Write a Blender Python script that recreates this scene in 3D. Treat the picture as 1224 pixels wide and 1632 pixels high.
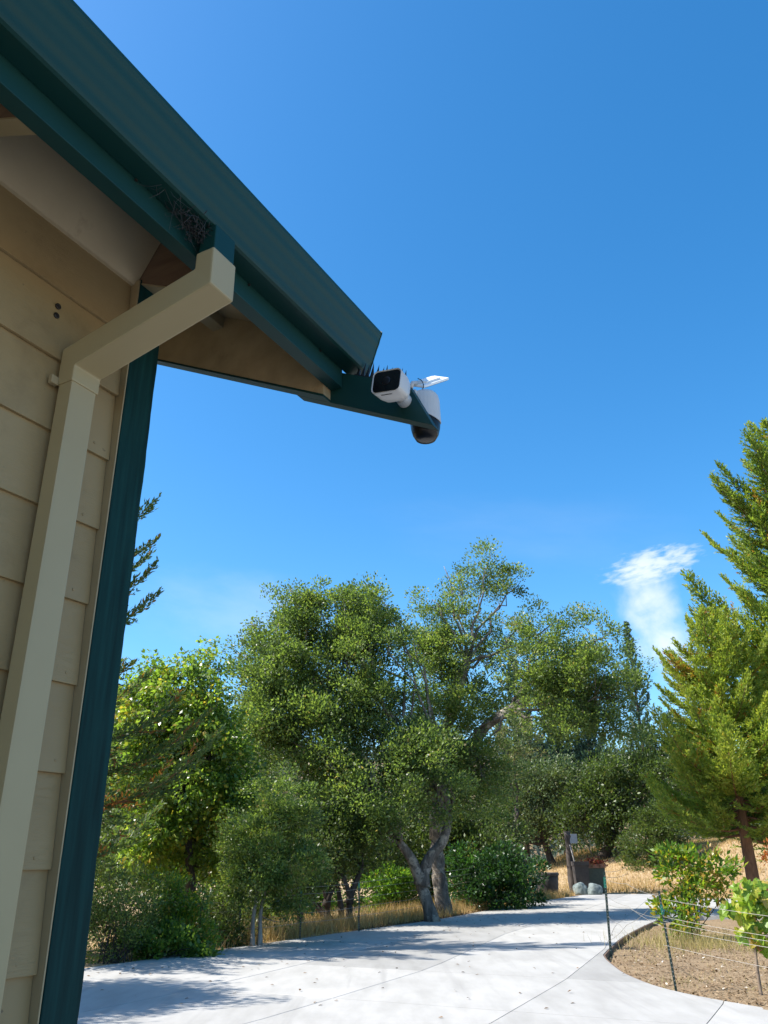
import bpy, bmesh, math, random
import numpy as np
from mathutils import Matrix, Vector, noise as mnoise

for o in list(bpy.data.objects): bpy.data.objects.remove(o, do_unlink=True)
S = bpy.context.scene
COL = S.collection

# ------------------------------------------------------------------ camera
TH, RO, FPX = math.radians(23.582), math.radians(-0.648), 1290.2
FW = np.array([0, math.cos(TH), math.sin(TH)])
_up = np.array([0, -math.sin(TH), math.cos(TH)]); _rt = np.array([1.0, 0, 0])
RT = _rt*math.cos(RO) + _up*math.sin(RO)
UP = _up*math.cos(RO) - _rt*math.sin(RO)
CAM = np.array([0, 0, 1.6])
cd = bpy.data.cameras.new('camera'); co = bpy.data.objects.new('camera', cd); COL.objects.link(co)
M = Matrix.Identity(4)
for i in range(3):
    M[i][0], M[i][1], M[i][2], M[i][3] = RT[i], UP[i], -FW[i], CAM[i]
co.matrix_world = M
cd.sensor_fit = 'VERTICAL'; cd.sensor_height = 36; cd.lens = 36*FPX/1632
cd.clip_start = 0.05; cd.clip_end = 3000
S.camera = co

# ------------------------------------------------------------------ light
SUN_AZ, SUN_EL = math.radians(-98), math.radians(49)      # azimuth right of +Y
sd = np.array([math.sin(SUN_AZ)*math.cos(SUN_EL), math.cos(SUN_AZ)*math.cos(SUN_EL), math.sin(SUN_EL)])
W = bpy.data.worlds.new('World'); S.world = W; W.use_nodes = True
nt = W.node_tree; nt.nodes.clear()
def wn(t, **k):
    n = nt.nodes.new(t)
    for a, b in k.items(): setattr(n, a, b)
    return n
out = wn('ShaderNodeOutputWorld'); bg = wn('ShaderNodeBackground'); sky = wn('ShaderNodeTexSky')
sky.sky_type = 'NISHITA'; sky.sun_disc = False
sky.sun_elevation = SUN_EL; sky.sun_rotation = SUN_AZ
sky.altitude = 200; sky.air_density = 1.0; sky.dust_density = 0.9; sky.ozone_density = 3.0
bg.inputs['Strength'].default_value = 0.137
hs = wn('ShaderNodeHueSaturation'); hs.inputs['Saturation'].default_value = 1.34; hs.inputs['Value'].default_value = 1.0; hs.inputs['Hue'].default_value = .495
tc = wn('ShaderNodeTexCoord')
def ray(x, y):
    d = FW*FPX + RT*(x-612) + UP*(816-y); return d/np.linalg.norm(d)
def wmath(op, a, b=None, clamp=False):
    n = wn('ShaderNodeMath', operation=op, use_clamp=clamp)
    for i, v in enumerate((a, b)):
        if v is None: continue
        if isinstance(v, (int, float)): n.inputs[i].default_value = v
        else: nt.links.new(v, n.inputs[i])
    return n.outputs[0]
def wdot(vec):
    n = wn('ShaderNodeVectorMath', operation='DOT_PRODUCT')
    nt.links.new(tc.outputs['Generated'], n.inputs[0]); n.inputs[1].default_value = vec
    return n.outputs['Value']
nt.links.new(sky.outputs[0], hs.inputs['Color'])
cur = hs.outputs[0]
def cloud(px, py, sx, sy, rot, scale, lo, hi, amount, seed):
    """a wisp of cloud about one direction of the sky: half-widths sx, sy in degrees"""
    global cur
    c = ray(px, py); r = np.cross(c, [0, 0, 1]); r /= np.linalg.norm(r); u = np.cross(r, c)
    ca, sa = math.cos(rot), math.sin(rot)
    a = r*ca + u*sa; b = u*ca - r*sa
    A = wmath('DIVIDE', wdot(a), math.radians(sx)); B = wmath('DIVIDE', wdot(b), math.radians(sy))
    front = wmath('GREATER_THAN', wdot(c), 0.5)
    d2 = wmath('ADD', wmath('MULTIPLY', A, A), wmath('MULTIPLY', B, B))
    mask = wmath('SUBTRACT', 1.0, d2, True)
    mask = wmath('MULTIPLY', mask, front)
    mp = wn('ShaderNodeMapping'); mp.inputs['Location'].default_value = (seed, seed*2, 0)
    cmb = wn('ShaderNodeCombineXYZ'); nt.links.new(A, cmb.inputs[0]); nt.links.new(B, cmb.inputs[1])
    mp.inputs['Scale'].default_value = (scale*sx/sy if sx < sy else scale, scale, 1)
    nt.links.new(cmb.outputs[0], mp.inputs[0])
    nz = wn('ShaderNodeTexNoise'); nz.inputs['Scale'].default_value = 1; nz.inputs['Detail'].default_value = 7
    nz.inputs['Roughness'].default_value = .55; nz.inputs['Distortion'].default_value = .08
    nt.links.new(mp.outputs[0], nz.inputs[0])
    s = wmath('ADD', nz.outputs[0], wmath('MULTIPLY', mask, 0.45))
    mr = wn('ShaderNodeMapRange', interpolation_type='SMOOTHSTEP'); mr.inputs[1].default_value = lo; mr.inputs[2].default_value = hi
    nt.links.new(s, mr.inputs[0])
    f = wmath('MULTIPLY', wmath('MULTIPLY', mr.outputs[0], wmath('POWER', mask, .6)), amount)
    mx = wn('ShaderNodeMixRGB'); mx.inputs[2].default_value = (4.3, 4.5, 4.8, 1)
    nt.links.new(f, mx.inputs[0]); nt.links.new(cur, mx.inputs[1]); cur = mx.outputs[0]
cloud(1052, 1000, 2.6, 6.8, math.radians(16), 2.6, .56, 1.15, .78, 3.3)
cloud(1040, 900, 4.2, 1.5, math.radians(8), 3.6, .62, 1.0, .7, 7.7)
cloud(390, 985, 9, 4.0, math.radians(-10), 1.5, .45, 1.25, .2, 1.2)
cloud(860, 850, 14, 4.0, math.radians(-8), 1.6, .55, 1.3, .06, 5.1)
nt.links.new(cur, bg.inputs['Color']); nt.links.new(bg.outputs[0], out.inputs[0])

sl = bpy.data.lights.new('sun', 'SUN'); so = bpy.data.objects.new('sun', sl); COL.objects.link(so)
sl.energy = 5.0; sl.angle = math.radians(0.53); sl.color = (1, .955, .88)
so.rotation_euler = Vector(sd).to_track_quat('Z', 'Y').to_euler(); so.location = Vector(sd)*40
vs = S.view_settings
vs.view_transform = 'Standard'; vs.look = 'None'; vs.exposure = 0.98; vs.gamma = 1; vs.use_curve_mapping = False
S.render.engine = 'CYCLES'
S.cycles.max_bounces = 6; S.cycles.transparent_max_bounces = 4

# ------------------------------------------------------------------ frames
A = math.radians(28.658)
WV = np.array([math.sin(A), math.cos(A), 0]); NV = np.array([math.cos(A), -math.sin(A), 0]); ZV = np.array([0, 0, 1.0])
_az = math.radians(-20.68)
PS = 1.832*np.array([math.sin(_az), math.cos(_az), 0])
HM = Matrix.Translation(PS) @ Matrix.Rotation(-A, 4, 'Z')      # house frame: x = out from wall (v), y = along wall (u)
def H(u, v, z): return PS + WV*u + NV*v + ZV*z
def toH(P): q = np.asarray(P)-PS; return q@WV, q@NV, q[..., 2] if q.ndim > 1 else q[2]
def ground(x, y, h=0.0):
    d = ray(x, y); return CAM + d*((h-CAM[2])/d[2])
def at(x, y, Y):
    d = ray(x, y); return CAM + d*(Y/d[1])
def ss(a, b, x):
    t = np.clip((x-a)/(b-a), 0, 1); return t*t*(3-2*t)
def fbm(x, y, s, seed=0):
    return (np.sin(x*s*1.3+seed)*np.cos(y*s*1.1-seed*1.7)+.5*np.sin(x*s*2.7-y*s*1.9+seed*3)+.25*np.sin(x*s*5.1+y*s*4.3+seed*5))/1.75
def zt(x, y):
    """terrain height: flat by the drive, a dry bank beyond its end"""
    qx, qy = x-PS[0], y-PS[1]
    u = qx*WV[0]+qy*WV[1]; v = qx*NV[0]+qy*NV[1]
    us = 43 + 7*ss(-6, -9.5, v)
    h = 2.9*ss(us, us+20, u)*ss(-30, -14, v) + .035*np.clip(u-us-18, 0, 60)*ss(-30, -14, v)
    h = h + 1.2*ss(-4, 8, v)*ss(us, us+16, u)
    h = h + .08*fbm(x, y, .8, 2)*ss(0, 2, np.abs(v+5)-6.2)
    return h

# ------------------------------------------------------------------ object helpers
def obj(name, V, F, mat, parent=None, smooth=False, sharp=None):
    """one mesh object; V in world coordinates, stored relative to the top-level thing"""
    V = np.asarray(V, float).reshape(-1, 3)
    if parent is not None:
        root = parent
        while root.parent: root = root.parent
        Mi = np.array(MW[root.name].inverted())
        V = V@Mi[:3, :3].T + Mi[:3, 3]
    me = bpy.data.meshes.new(name)
    me.from_pydata([tuple(p) for p in V], [], [tuple(int(i) for i in f) for f in F])
    me.update()
    o = bpy.data.objects.new(name, me); COL.objects.link(o)
    if mat: me.materials.append(mat)
    if smooth: me.polygons.foreach_set('use_smooth', [True]*len(me.polygons))
    if parent is not None: o.parent = parent
    else: MW[o.name] = Matrix.Identity(4)
    return o
MW = {}
def thing(name, label, cat, loc=None, group=None, mat=None, kind=None):
    o = bpy.data.objects.new(name, None); COL.objects.link(o); o.empty_display_size = .1
    m = mat if mat is not None else Matrix.Translation(tuple(float(c) for c in loc))
    o.matrix_world = m; MW[o.name] = m.copy()
    tag(o, label, cat, group, kind); return o
def tag(o, label=None, cat=None, group=None, kind=None):
    if label: o['label'] = label
    if cat: o['category'] = cat
    if group: o['group'] = group
    if kind: o['kind'] = kind
    return o

def box(lo, hi, f=lambda u, v, z: H(u, v, z)):
    (a, b, c), (d, e, g) = lo, hi
    V = [f(*p) for p in [(a, b, c), (d, b, c), (d, e, c), (a, e, c), (a, b, g), (d, b, g), (d, e, g), (a, e, g)]]
    F = [(0, 3, 2, 1), (4, 5, 6, 7), (0, 1, 5, 4), (1, 2, 6, 5), (2, 3, 7, 6), (3, 0, 4, 7)]
    return np.array(V), F
def prism(poly, u0, u1):
    """(v,z) polygon extruded along the wall from u0 to u1"""
    n = len(poly)
    V = [H(u0, p[0], p[1]) for p in poly]+[H(u1, p[0], p[1]) for p in poly]
    F = [tuple(range(n)), tuple(range(2*n-1, n-1, -1))]+[(i, i+n, (i+1) % n+n, (i+1) % n) for i in range(n)]
    return np.array(V), F
def join(parts):
    V, F, k = [], [], 0
    for v, f in parts:
        V.append(np.asarray(v).reshape(-1, 3)); F += [tuple(i+k for i in q) for q in f]; k += len(V[-1])
    return np.concatenate(V), F
def loft(rings, caps=True):
    n = len(rings[0]); V = np.concatenate([np.asarray(r) for r in rings]); F = []
    for k in range(len(rings)-1):
        for i in range(n):
            j = (i+1) % n; F.append((k*n+i, k*n+j, (k+1)*n+j, (k+1)*n+i))
    if caps: F += [tuple(range(n-1, -1, -1)), tuple(range((len(rings)-1)*n, len(rings)*n))]
    return V, F
def frame(d):
    d = d/np.linalg.norm(d); a = np.cross(d, [0, 0, 1.0])
    if np.linalg.norm(a) < .05: a = np.array([1.0, 0, 0])
    a /= np.linalg.norm(a); return d, a, np.cross(a, d)
def tube(P, R, n=8, rough=0, seed=0):
    P = np.asarray(P, float); R = np.broadcast_to(np.asarray(R, float), (len(P),)); rings = []
    rg = np.random.default_rng(seed)
    T = np.gradient(P, axis=0) if len(P) > 2 else np.repeat((P[1]-P[0])[None], 2, 0)
    for p, t, r in zip(P, T, R):
        _, a, b = frame(t); th = np.arange(n)*2*math.pi/n
        rr = r*(1+rough*rg.normal(size=n)) if rough else np.full(n, r)
        rings.append(p + (np.cos(th)*rr)[:, None]*a + (np.sin(th)*rr)[:, None]*b)
    return loft(rings)
def lathe(c, prof, n=20, axis=None):
    rings = []
    for r, h in prof:
        th = np.arange(n)*2*math.pi/n
        rings.append(np.stack([c[0]+r*np.cos(th), c[1]+r*np.sin(th), np.full(n, c[2]+h)], 1))
    return loft(rings)
def spline(P, m=8):
    P = [np.asarray(p, float) for p in P]; P = [2*P[0]-P[1]]+P+[2*P[-1]-P[-2]]; o = []
    for i in range(1, len(P)-2):
        for t in np.arange(m)/m:
            o.append(.5*((2*P[i])+(-P[i-1]+P[i+1])*t+(2*P[i-1]-5*P[i]+4*P[i+1]-P[i+2])*t*t+(-P[i-1]+3*P[i]-3*P[i+1]+P[i+2])*t**3))
    o.append(P[-2]); return np.array(o)

# ------------------------------------------------------------------ materials
def mat_base(name):
    m = bpy.data.materials.new(name); m.use_nodes = True; t = m.node_tree; t.nodes.clear()
    o = t.nodes.new('ShaderNodeOutputMaterial'); p = t.nodes.new('ShaderNodeBsdfPrincipled'); t.links.new(p.outputs[0], o.inputs[0])
    return m, t, p, o
def coords(t, scale=(1, 1, 1), which='Object', rot=(0, 0, 0)):
    c = t.nodes.new('ShaderNodeTexCoord'); mp = t.nodes.new('ShaderNodeMapping')
    mp.inputs['Scale'].default_value = scale; mp.inputs['Rotation'].default_value = rot
    t.links.new(c.outputs[which], mp.inputs[0]); return mp.outputs[0]
def noise(t, vec, scale, detail=4, rough=.55, dist=0):
    n = t.nodes.new('ShaderNodeTexNoise'); n.inputs['Scale'].default_value = scale; n.inputs['Detail'].default_value = detail
    n.inputs['Roughness'].default_value = rough; n.inputs['Distortion'].default_value = dist; t.links.new(vec, n.inputs[0]); return n.outputs[0]
def ramp(t, fac, stops):
    r = t.nodes.new('ShaderNodeValToRGB'); e = r.color_ramp.elements
    while len(e) < len(stops): e.new(.5)
    for i, (p, c) in enumerate(stops):
        e[i].position = p; e[i].color = (*c, 1) if len(c) == 3 else c
    t.links.new(fac, r.inputs[0]); return r.outputs[0]
def mixc(t, f, a, b, mode='MIX'):
    n = t.nodes.new('ShaderNodeMixRGB'); n.blend_type = mode
    for i, v in enumerate((f, a, b)):
        if isinstance(v, (int, float)): n.inputs[i].default_value = v
        elif isinstance(v, tuple): n.inputs[i].default_value = (*v, 1)
        else: t.links.new(v, n.inputs[i])
    return n.outputs[0]
def bump(t, p, h, strength, dist=.01):
    b = t.nodes.new('ShaderNodeBump'); b.inputs['Strength'].default_value = strength; b.inputs['Distance'].default_value = dist
    t.links.new(h, b.inputs['Height']); t.links.new(b.outputs[0], p.inputs['Normal'])
def simple(name, a, b, scale=20, rough=.5, bmp=.2, bdist=.003, stretch=(1, 1, 1), metallic=0, spec=.5, grime=None, detail=5):
    m, t, p, o = mat_base(name)
    v = coords(t, stretch); n = noise(t, v, scale, detail)
    c = ramp(t, n, [(.3, a), (.7, b)])
    if grime:
        g = noise(t, coords(t), grime[0], 6, .7); g = ramp(t, g, [(grime[1], (0, 0, 0)), (grime[2], (1, 1, 1))])
        c = mixc(t, g, c, grime[3])
    t.links.new(c, p.inputs['Base Color']); p.inputs['Roughness'].default_value = rough; p.inputs['Metallic'].default_value = metallic
    p.inputs['Specular IOR Level'].default_value = spec
    if bmp: bump(t, p, n, bmp, bdist)
    return m
def mat_siding():
    m, t, p, o = mat_base('tan siding paint')
    oi = t.nodes.new('ShaderNodeObjectInfo'); cb = t.nodes.new('ShaderNodeCombineXYZ')
    mu = t.nodes.new('ShaderNodeMath'); mu.operation = 'MULTIPLY'; mu.inputs[1].default_value = 37
    t.links.new(oi.outputs['Random'], mu.inputs[0]); t.links.new(mu.outputs[0], cb.inputs[1])
    ad = t.nodes.new('ShaderNodeVectorMath'); ad.operation = 'ADD'
    c = t.nodes.new('ShaderNodeTexCoord'); t.links.new(c.outputs['Object'], ad.inputs[0]); t.links.new(cb.outputs[0], ad.inputs[1])
    mp = t.nodes.new('ShaderNodeMapping'); mp.inputs['Scale'].default_value = (1, 1.2, 15); t.links.new(ad.outputs[0], mp.inputs[0])
    g = noise(t, mp.outputs[0], 6.5, 5, .6, 1.6)
    gr = ramp(t, g, [(.46, (0, 0, 0)), (.50, (1, 1, 1)), (.54, (0, 0, 0))])
    where = ramp(t, noise(t, ad.outputs[0], 3.2, 2), [(.45, (0, 0, 0)), (.62, (1, 1, 1))])
    hgt = mixc(t, 1.0, gr, where, 'MULTIPLY')
    st = noise(t, ad.outputs[0], 2.3, 5, .6); base = ramp(t, st, [(.3, (.280, .200, .094)), (.7, (.322, .233, .113))])
    gm = ramp(t, noise(t, ad.outputs[0], 4.2, 6, .68), [(.54, (0, 0, 0)), (.78, (.75, .75, .75))]); base = mixc(t, gm, base, (.17, .118, .055))
    sp = noise(t, ad.outputs[0], 28, 3, .6); spd = ramp(t, sp, [(.71, (0, 0, 0)), (.76, (1, 1, 1))])
    col = mixc(t, spd, base, (.16, .115, .06))
    t.links.new(col, p.inputs['Base Color']); p.inputs['Roughness'].default_value = .5; p.inputs['Specular IOR Level'].default_value = .35
    fine = noise(t, ad.outputs[0], 160, 2)
    hh = mixc(t, .12, hgt, fine, 'ADD')
    b = t.nodes.new('ShaderNodeBump'); b.inputs['Strength'].default_value = .32; b.inputs['Distance'].default_value = .0014; b.invert = True
    t.links.new(hh, b.inputs['Height']); t.links.new(b.outputs[0], p.inputs['Normal'])
    return m
def mat_concrete():
    m, t, p, o = mat_base('broomed concrete')
    oi = t.nodes.new('ShaderNodeObjectInfo'); v = coords(t, which='Object')
    big = noise(t, v, .55, 6, .62); fine = noise(t, v, 60, 3); mid = noise(t, coords(t, (1, .22, 1)), 3.0, 5, .6)
    c = ramp(t, big, [(.3, (.325, .313, .290)), (.7, (.405, .391, .364))])
    c = mixc(t, .28, c, ramp(t, mid, [(.35, (.24, .23, .21)), (.6, (.43, .415, .39))]))
    rv = ramp(t, oi.outputs['Random'], [(0, (.80, .80, .80)), (.45, (.98, .98, .98)), (1, (1.06, 1.06, 1.06))])
    c = mixc(t, 1.0, c, rv, 'MULTIPLY')
    sp = noise(t, v, 9, 8, .75); spots = ramp(t, sp, [(.66, (0, 0, 0)), (.74, (1, 1, 1))])
    c = mixc(t, mixc(t, 1, spots, (.42, .42, .42), 'MULTIPLY'), c, (.19, .178, .16))
    ty = ramp(t, noise(t, coords(t, (1.0, .05, 1), rot=(0, 0, A)), 2.6, 4, .6), [(.56, (0, 0, 0)), (.72, (1, 1, 1))])
    c = mixc(t, mixc(t, 1, ty, (.5, .5, .5), 'MULTIPLY'), c, (.235, .225, .21))
    t.links.new(c, p.inputs['Base Color']); p.inputs['Roughness'].default_value = .75; p.inputs['Specular IOR Level'].default_value = .3
    bump(t, p, fine, .25, .003)
    return m
def mat_leaf(name, stops, trans=.35, rough=.42, spec=.5, tboost=1.5):
    m, t, p, o = mat_base(name)
    at_ = t.nodes.new('ShaderNodeAttribute'); at_.attribute_name = 'tint'
    c = ramp(t, at_.outputs['Fac'], stops)
    t.links.new(c, p.inputs['Base Color']); p.inputs['Roughness'].default_value = rough; p.inputs['Specular IOR Level'].default_value = spec
    tr = t.nodes.new('ShaderNodeBsdfTranslucent'); tcx = mixc(t, 1, c, (tboost*1.1, tboost*1.15, tboost*.55), 'MULTIPLY'); t.links.new(tcx, tr.inputs[0])
    mx = t.nodes.new('ShaderNodeMixShader'); mx.inputs[0].default_value = trans
    t.links.new(p.outputs[0], mx.inputs[1]); t.links.new(tr.outputs[0], mx.inputs[2]); t.links.new(mx.outputs[0], o.inputs[0])
    return m
def mat_bark(name, a, b, scale=9, patch=None):
    m, t, p, o = mat_base(name)
    v = coords(t, (1, 1, .25)); n = noise(t, v, scale, 8, .65, .4)
    c = ramp(t, n, [(.32, a), (.66, b)])
    if patch:
        g = ramp(t, noise(t, coords(t), 2.4, 5, .7), [(.52, (0, 0, 0)), (.60, (1, 1, 1))]); c = mixc(t, g, c, patch)
    t.links.new(c, p.inputs['Base Color']); p.inputs['Roughness'].default_value = .9; p.inputs['Specular IOR Level'].default_value = .2
    bump(t, p, n, .9, .03); return m
def mat_ground(name, a, b, c2, s=1.0):
    m, t, p, o = mat_base(name)
    v = coords(t); n = noise(t, v, .5*s, 8, .7); f = noise(t, v, 14*s, 6, .7)
    c = ramp(t, n, [(.3, a), (.65, b)]); c = mixc(t, ramp(t, f, [(.45, (0, 0, 0)), (.62, (1, 1, 1))]), c, c2)
    t.links.new(c, p.inputs['Base Color']); p.inputs['Roughness'].default_value = 1; p.inputs['Specular IOR Level'].default_value = .1
    bump(t, p, f, .8, .03); return m

MT = dict(
    siding=mat_siding(),
    tan=simple('tan trim paint', (.31, .24, .13), (.355, .28, .16), 7, .5, .15, .001, grime=(5, .60, .8, (.15, .11, .065))),
    tanbounce=simple('tan eave paint with bounce light', (.42, .335, .205), (.48, .385, .24), 6, .55, .15, .001, grime=(6, .6, .8, (.22, .16, .10))),  # tan paint lightened: ground bounce put into the blocking colour
    tanwood=simple('tan painted plywood', (.36, .265, .145), (.46, .345, .195), 9, .6, .35, .002, stretch=(1.6, .35, 1.6), grime=(4, .58, .8, (.15, .105, .06))),
    brown=simple('shaded dirty rafter brown', (.13, .08, .05), (.20, .13, .08), 12, .7, .4, .002, stretch=(.5, 3, 3)),  # rafter sides, shade and dirt mixed into the colour
    pipe=simple('tan downspout paint', (.34, .268, .138), (.365, .29, .153), 4, .45, .05, .0005, grime=(9, .68, .8, (.24, .19, .12))),
    green=simple('dark green trim paint', (.0022, .019, .018), (.0065, .045, .042), 55, .65, .5, .0012, stretch=(1, 1, .06), spec=.12, grime=(60, .72, .76, (.05, .08, .085))),
    greenf=simple('green fascia paint', (.006, .036, .033), (.008, .045, .041), 10, .5, .25, .001, stretch=(1, .3, 1), grime=(45, .74, .78, (.08, .11, .11)), spec=.22),
    gutter=simple('green baked gutter enamel', (.005, .034, .029), (.007, .042, .036), 6, .42, .06, .0005, stretch=(1, .2, 1), grime=(70, .75, .79, (.045, .075, .07)), spec=.25),
    rooft=simple('green roof metal', (.02, .08, .08), (.03, .10, .10), 4, .4, 0),
    white=simple('white plastic', (.50, .49, .48), (.56, .55, .54), 8, .35, 0),
    bwhite=simple('bright white plastic', (.80, .80, .80), (.83, .83, .82), 8, .4, 0),
    black=simple('glossy black plastic', (.006, .006, .007), (.009, .009, .010), 8, .12, 0),
    dome=simple('smoked dome plastic', (.006, .0055, .0055), (.010, .009, .009), 8, .3, 0, spec=.3),
    spike=simple('black spike plastic', (.010, .012, .016), (.016, .018, .022), 8, .5, 0),
    steel=simple('dark screw head', (.015, .013, .012), (.06, .05, .045), 60, .45, 0, metallic=.5),
    wire=simple('galvanised wire', (.24, .22, .19), (.34, .31, .27), 30, .45, 0, metallic=.3),
    tpost=simple('dark green T-post paint', (.012, .030, .022), (.02, .045, .032), 18, .5, .2, grime=(30, .62, .7, (.09, .06, .04))),
    tgreen=simple('bright green post paint', (.01, .16, .10), (.02, .22, .14), 30, .5, .1),
    stud=simple('worn post studs', (.22, .22, .20), (.34, .33, .30), 30, .5, 0, metallic=.3),
    concrete=mat_concrete(),
    slabside=simple('shaded dirty slab side', (.12, .075, .05), (.19, .12, .08), 8, .8, .5, .004, stretch=(1, 1, 4)),  # side of the concrete slab: its shade and dirt put into the brown
    soil=mat_ground('dry bed soil', (.175, .12, .072), (.255, .18, .108), (.32, .24, .15), 2),
    earth=mat_ground('earth and litter', (.13, .09, .055), (.22, .16, .095), (.27, .20, .12), 1),
    bank=mat_ground('dry grass bank', (.34, .235, .13), (.45, .33, .19), (.28, .19, .105), 1),
    web=simple('grey cobweb', (.035, .035, .04), (.07, .07, .075), 30, .8, 0),
    webd=simple('dark debris', (.010, .010, .012), (.03, .028, .028), 30, .9, 0),
    postwood=simple('weathered gate timber', (.030, .023, .019), (.075, .058, .046), 9, .85, .6, .01, stretch=(1, 1, .15)),
    greywood=simple('grey weathered vine stem', (.15, .11, .08), (.23, .175, .125), 14, .9, .6, .006, stretch=(1, 1, .2)),
    pot=simple('dark planter clay', (.035, .029, .025), (.06, .05, .044), 8, .8, .3),
    potgreen=simple('dark green planter', (.03, .045, .035), (.05, .065, .05), 8, .7, .3),
    potrim=simple('rusty planter rim', (.16, .08, .05), (.22, .11, .07), 8, .8, .3),
    rock=simple('green grey boulder', (.08, .105, .10), (.20, .235, .225), 5, .8, .8, .03),
    sign=simple('pale metal box', (.24, .26, .28), (.30, .32, .34), 8, .5, 0),
)
LEAF = dict(
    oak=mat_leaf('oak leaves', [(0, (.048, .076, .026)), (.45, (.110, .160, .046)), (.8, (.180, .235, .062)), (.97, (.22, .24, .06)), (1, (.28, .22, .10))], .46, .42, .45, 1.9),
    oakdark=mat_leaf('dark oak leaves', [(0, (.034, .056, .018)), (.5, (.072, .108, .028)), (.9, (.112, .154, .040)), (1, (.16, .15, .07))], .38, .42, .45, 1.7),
    olive=mat_leaf('olive oak leaves', [(0, (.052, .080, .028)), (.5, (.095, .135, .048)), (.9, (.145, .180, .070)), (1, (.23, .20, .12))], .28, .42, .4),
    bright=mat_leaf('bright broad leaves', [(0, (.060, .108, .022)), (.5, (.135, .215, .036)), (.8, (.225, .300, .048)), (.95, (.28, .31, .045)), (1, (.36, .28, .05))], .45, .30, .5, 1.7),
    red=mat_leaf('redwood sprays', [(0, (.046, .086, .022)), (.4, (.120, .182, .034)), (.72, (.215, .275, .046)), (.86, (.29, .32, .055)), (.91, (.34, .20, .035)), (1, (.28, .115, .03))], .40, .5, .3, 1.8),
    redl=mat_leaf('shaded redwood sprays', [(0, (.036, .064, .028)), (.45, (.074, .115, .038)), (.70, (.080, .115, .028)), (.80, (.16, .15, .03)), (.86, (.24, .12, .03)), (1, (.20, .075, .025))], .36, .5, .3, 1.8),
    pine=mat_leaf('blue green pine needles', [(0, (.028, .062, .045)), (.5, (.050, .098, .068)), (1, (.085, .140, .090))], .2, .5, .3),
    ivy=mat_leaf('oak shaded green bush leaves', [(0, (.012, .032, .010)), (.6, (.028, .075, .016)), (1, (.07, .16, .03))], .35, .34, .5),  # deep green darkened further, the oak's shade put into the colour
    lime=mat_leaf('yellow green shrub leaves', [(0, (.035, .085, .014)), (.45, (.080, .165, .022)), (.8, (.18, .25, .025)), (.95, (.38, .34, .03)), (1, (.40, .24, .05))], .45, .35, .45, 1.7),
    vine=mat_leaf('vine leaves', [(0, (.085, .17, .02)), (.45, (.19, .29, .03)), (.7, (.40, .40, .05)), (.85, (.48, .34, .09)), (1, (.24, .04, .03))], .42, .4, .4, 1.6),
    straw=mat_leaf('dry grass', [(0, (.30, .19, .085)), (.5, (.44, .30, .14)), (.92, (.55, .41, .21)), (1, (.17, .20, .06))], .3, .7, .2, 1.2),
    weed=mat_leaf('drying weeds', [(0, (.22, .21, .07)), (.5, (.36, .29, .13)), (1, (.46, .37, .18))], .3, .7, .2, 1.2),
    litter=mat_leaf('leaf litter', [(0, (.09, .055, .03)), (.5, (.22, .145, .08)), (.9, (.34, .25, .155)), (1, (.52, .46, .38))], .05, .8, .2, 1.0),
    flower=mat_leaf('red flowers', [(0, (.16, .03, .02)), (.6, (.32, .06, .03)), (1, (.10, .12, .03))], .3, .6, .3, 1.0),
    rust=mat_leaf('orange leaves', [(0, (.35, .09, .03)), (1, (.50, .20, .06))], .4, .5, .3, 1.2),
    hill=mat_leaf('hazy far forest', [(0, (.050, .070, .055)), (.5, (.080, .100, .075)), (1, (.115, .135, .095))], .1, .8, .1),  # greens greyed evenly, distance haze put into the leaf colour
)
BARK = dict(
    oak=mat_bark('oak bark', (.06, .052, .045), (.19, .165, .14), 9, (.32, .28, .23)),
    dark=mat_bark('dark bark', (.030, .024, .020), (.085, .068, .055), 9),
    pale=mat_bark('pale bark', (.20, .175, .15), (.36, .32, .28), 12),
    red=mat_bark('redwood bark', (.11, .055, .03), (.26, .13, .07), 10),
)

# ------------------------------------------------------------------ leaves and trees
def unit(v): return v/np.maximum(np.linalg.norm(v, axis=-1, keepdims=True), 1e-9)
def leaf_mesh(name, P, D, N, L, Wd, tint, mat, parent=None, tri=False):
    """many leaf blades in one mesh: base P, direction D, face normal N, length L, width Wd"""
    n = len(P); D = unit(D); Sd = unit(np.cross(D, N)); L = np.broadcast_to(L, (n,)); Wd = np.broadcast_to(Wd, (n,))
    if tri:
        V = np.stack([P-Sd*(Wd/2)[:, None], P+Sd*(Wd/2)[:, None], P+D*L[:, None]], 1); k = 3
    else:
        mid = P+D*(L*.45)[:, None]; up = np.cross(Sd, D)*(Wd*.12)[:, None]
        V = np.stack([P, mid+Sd*(Wd/2)[:, None]+up, P+D*L[:, None], mid-Sd*(Wd/2)[:, None]+up], 1); k = 4
    V = V.reshape(-1, 3)
    if parent is not None:
        root = parent
        while root.parent: root = root.parent
        Mi = np.array(MW[root.name].inverted()); V = V@Mi[:3, :3].T + Mi[:3, 3]
    me = bpy.data.meshes.new(name)
    me.vertices.add(n*k); me.vertices.foreach_set('co', V.astype(np.float32).ravel())
    me.loops.add(n*k); me.loops.foreach_set('vertex_index', np.arange(n*k, dtype=np.int32))
    me.polygons.add(n); me.polygons.foreach_set('loop_start', np.arange(0, n*k, k, dtype=np.int32))
    a = me.attributes.new('tint', 'FLOAT', 'FACE'); a.data.foreach_set('value', np.clip(np.broadcast_to(tint, (n,)), 0, 1).astype(np.float32))
    me.update(calc_edges=True)
    o = bpy.data.objects.new(name, me); COL.objects.link(o); me.materials.append(mat)
    if parent is not None: o.parent = parent
    else: MW[o.name] = Matrix.Identity(4)
    return o
def rdir(rg, n):
    return unit(rg.normal(size=(n, 3)))
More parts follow.
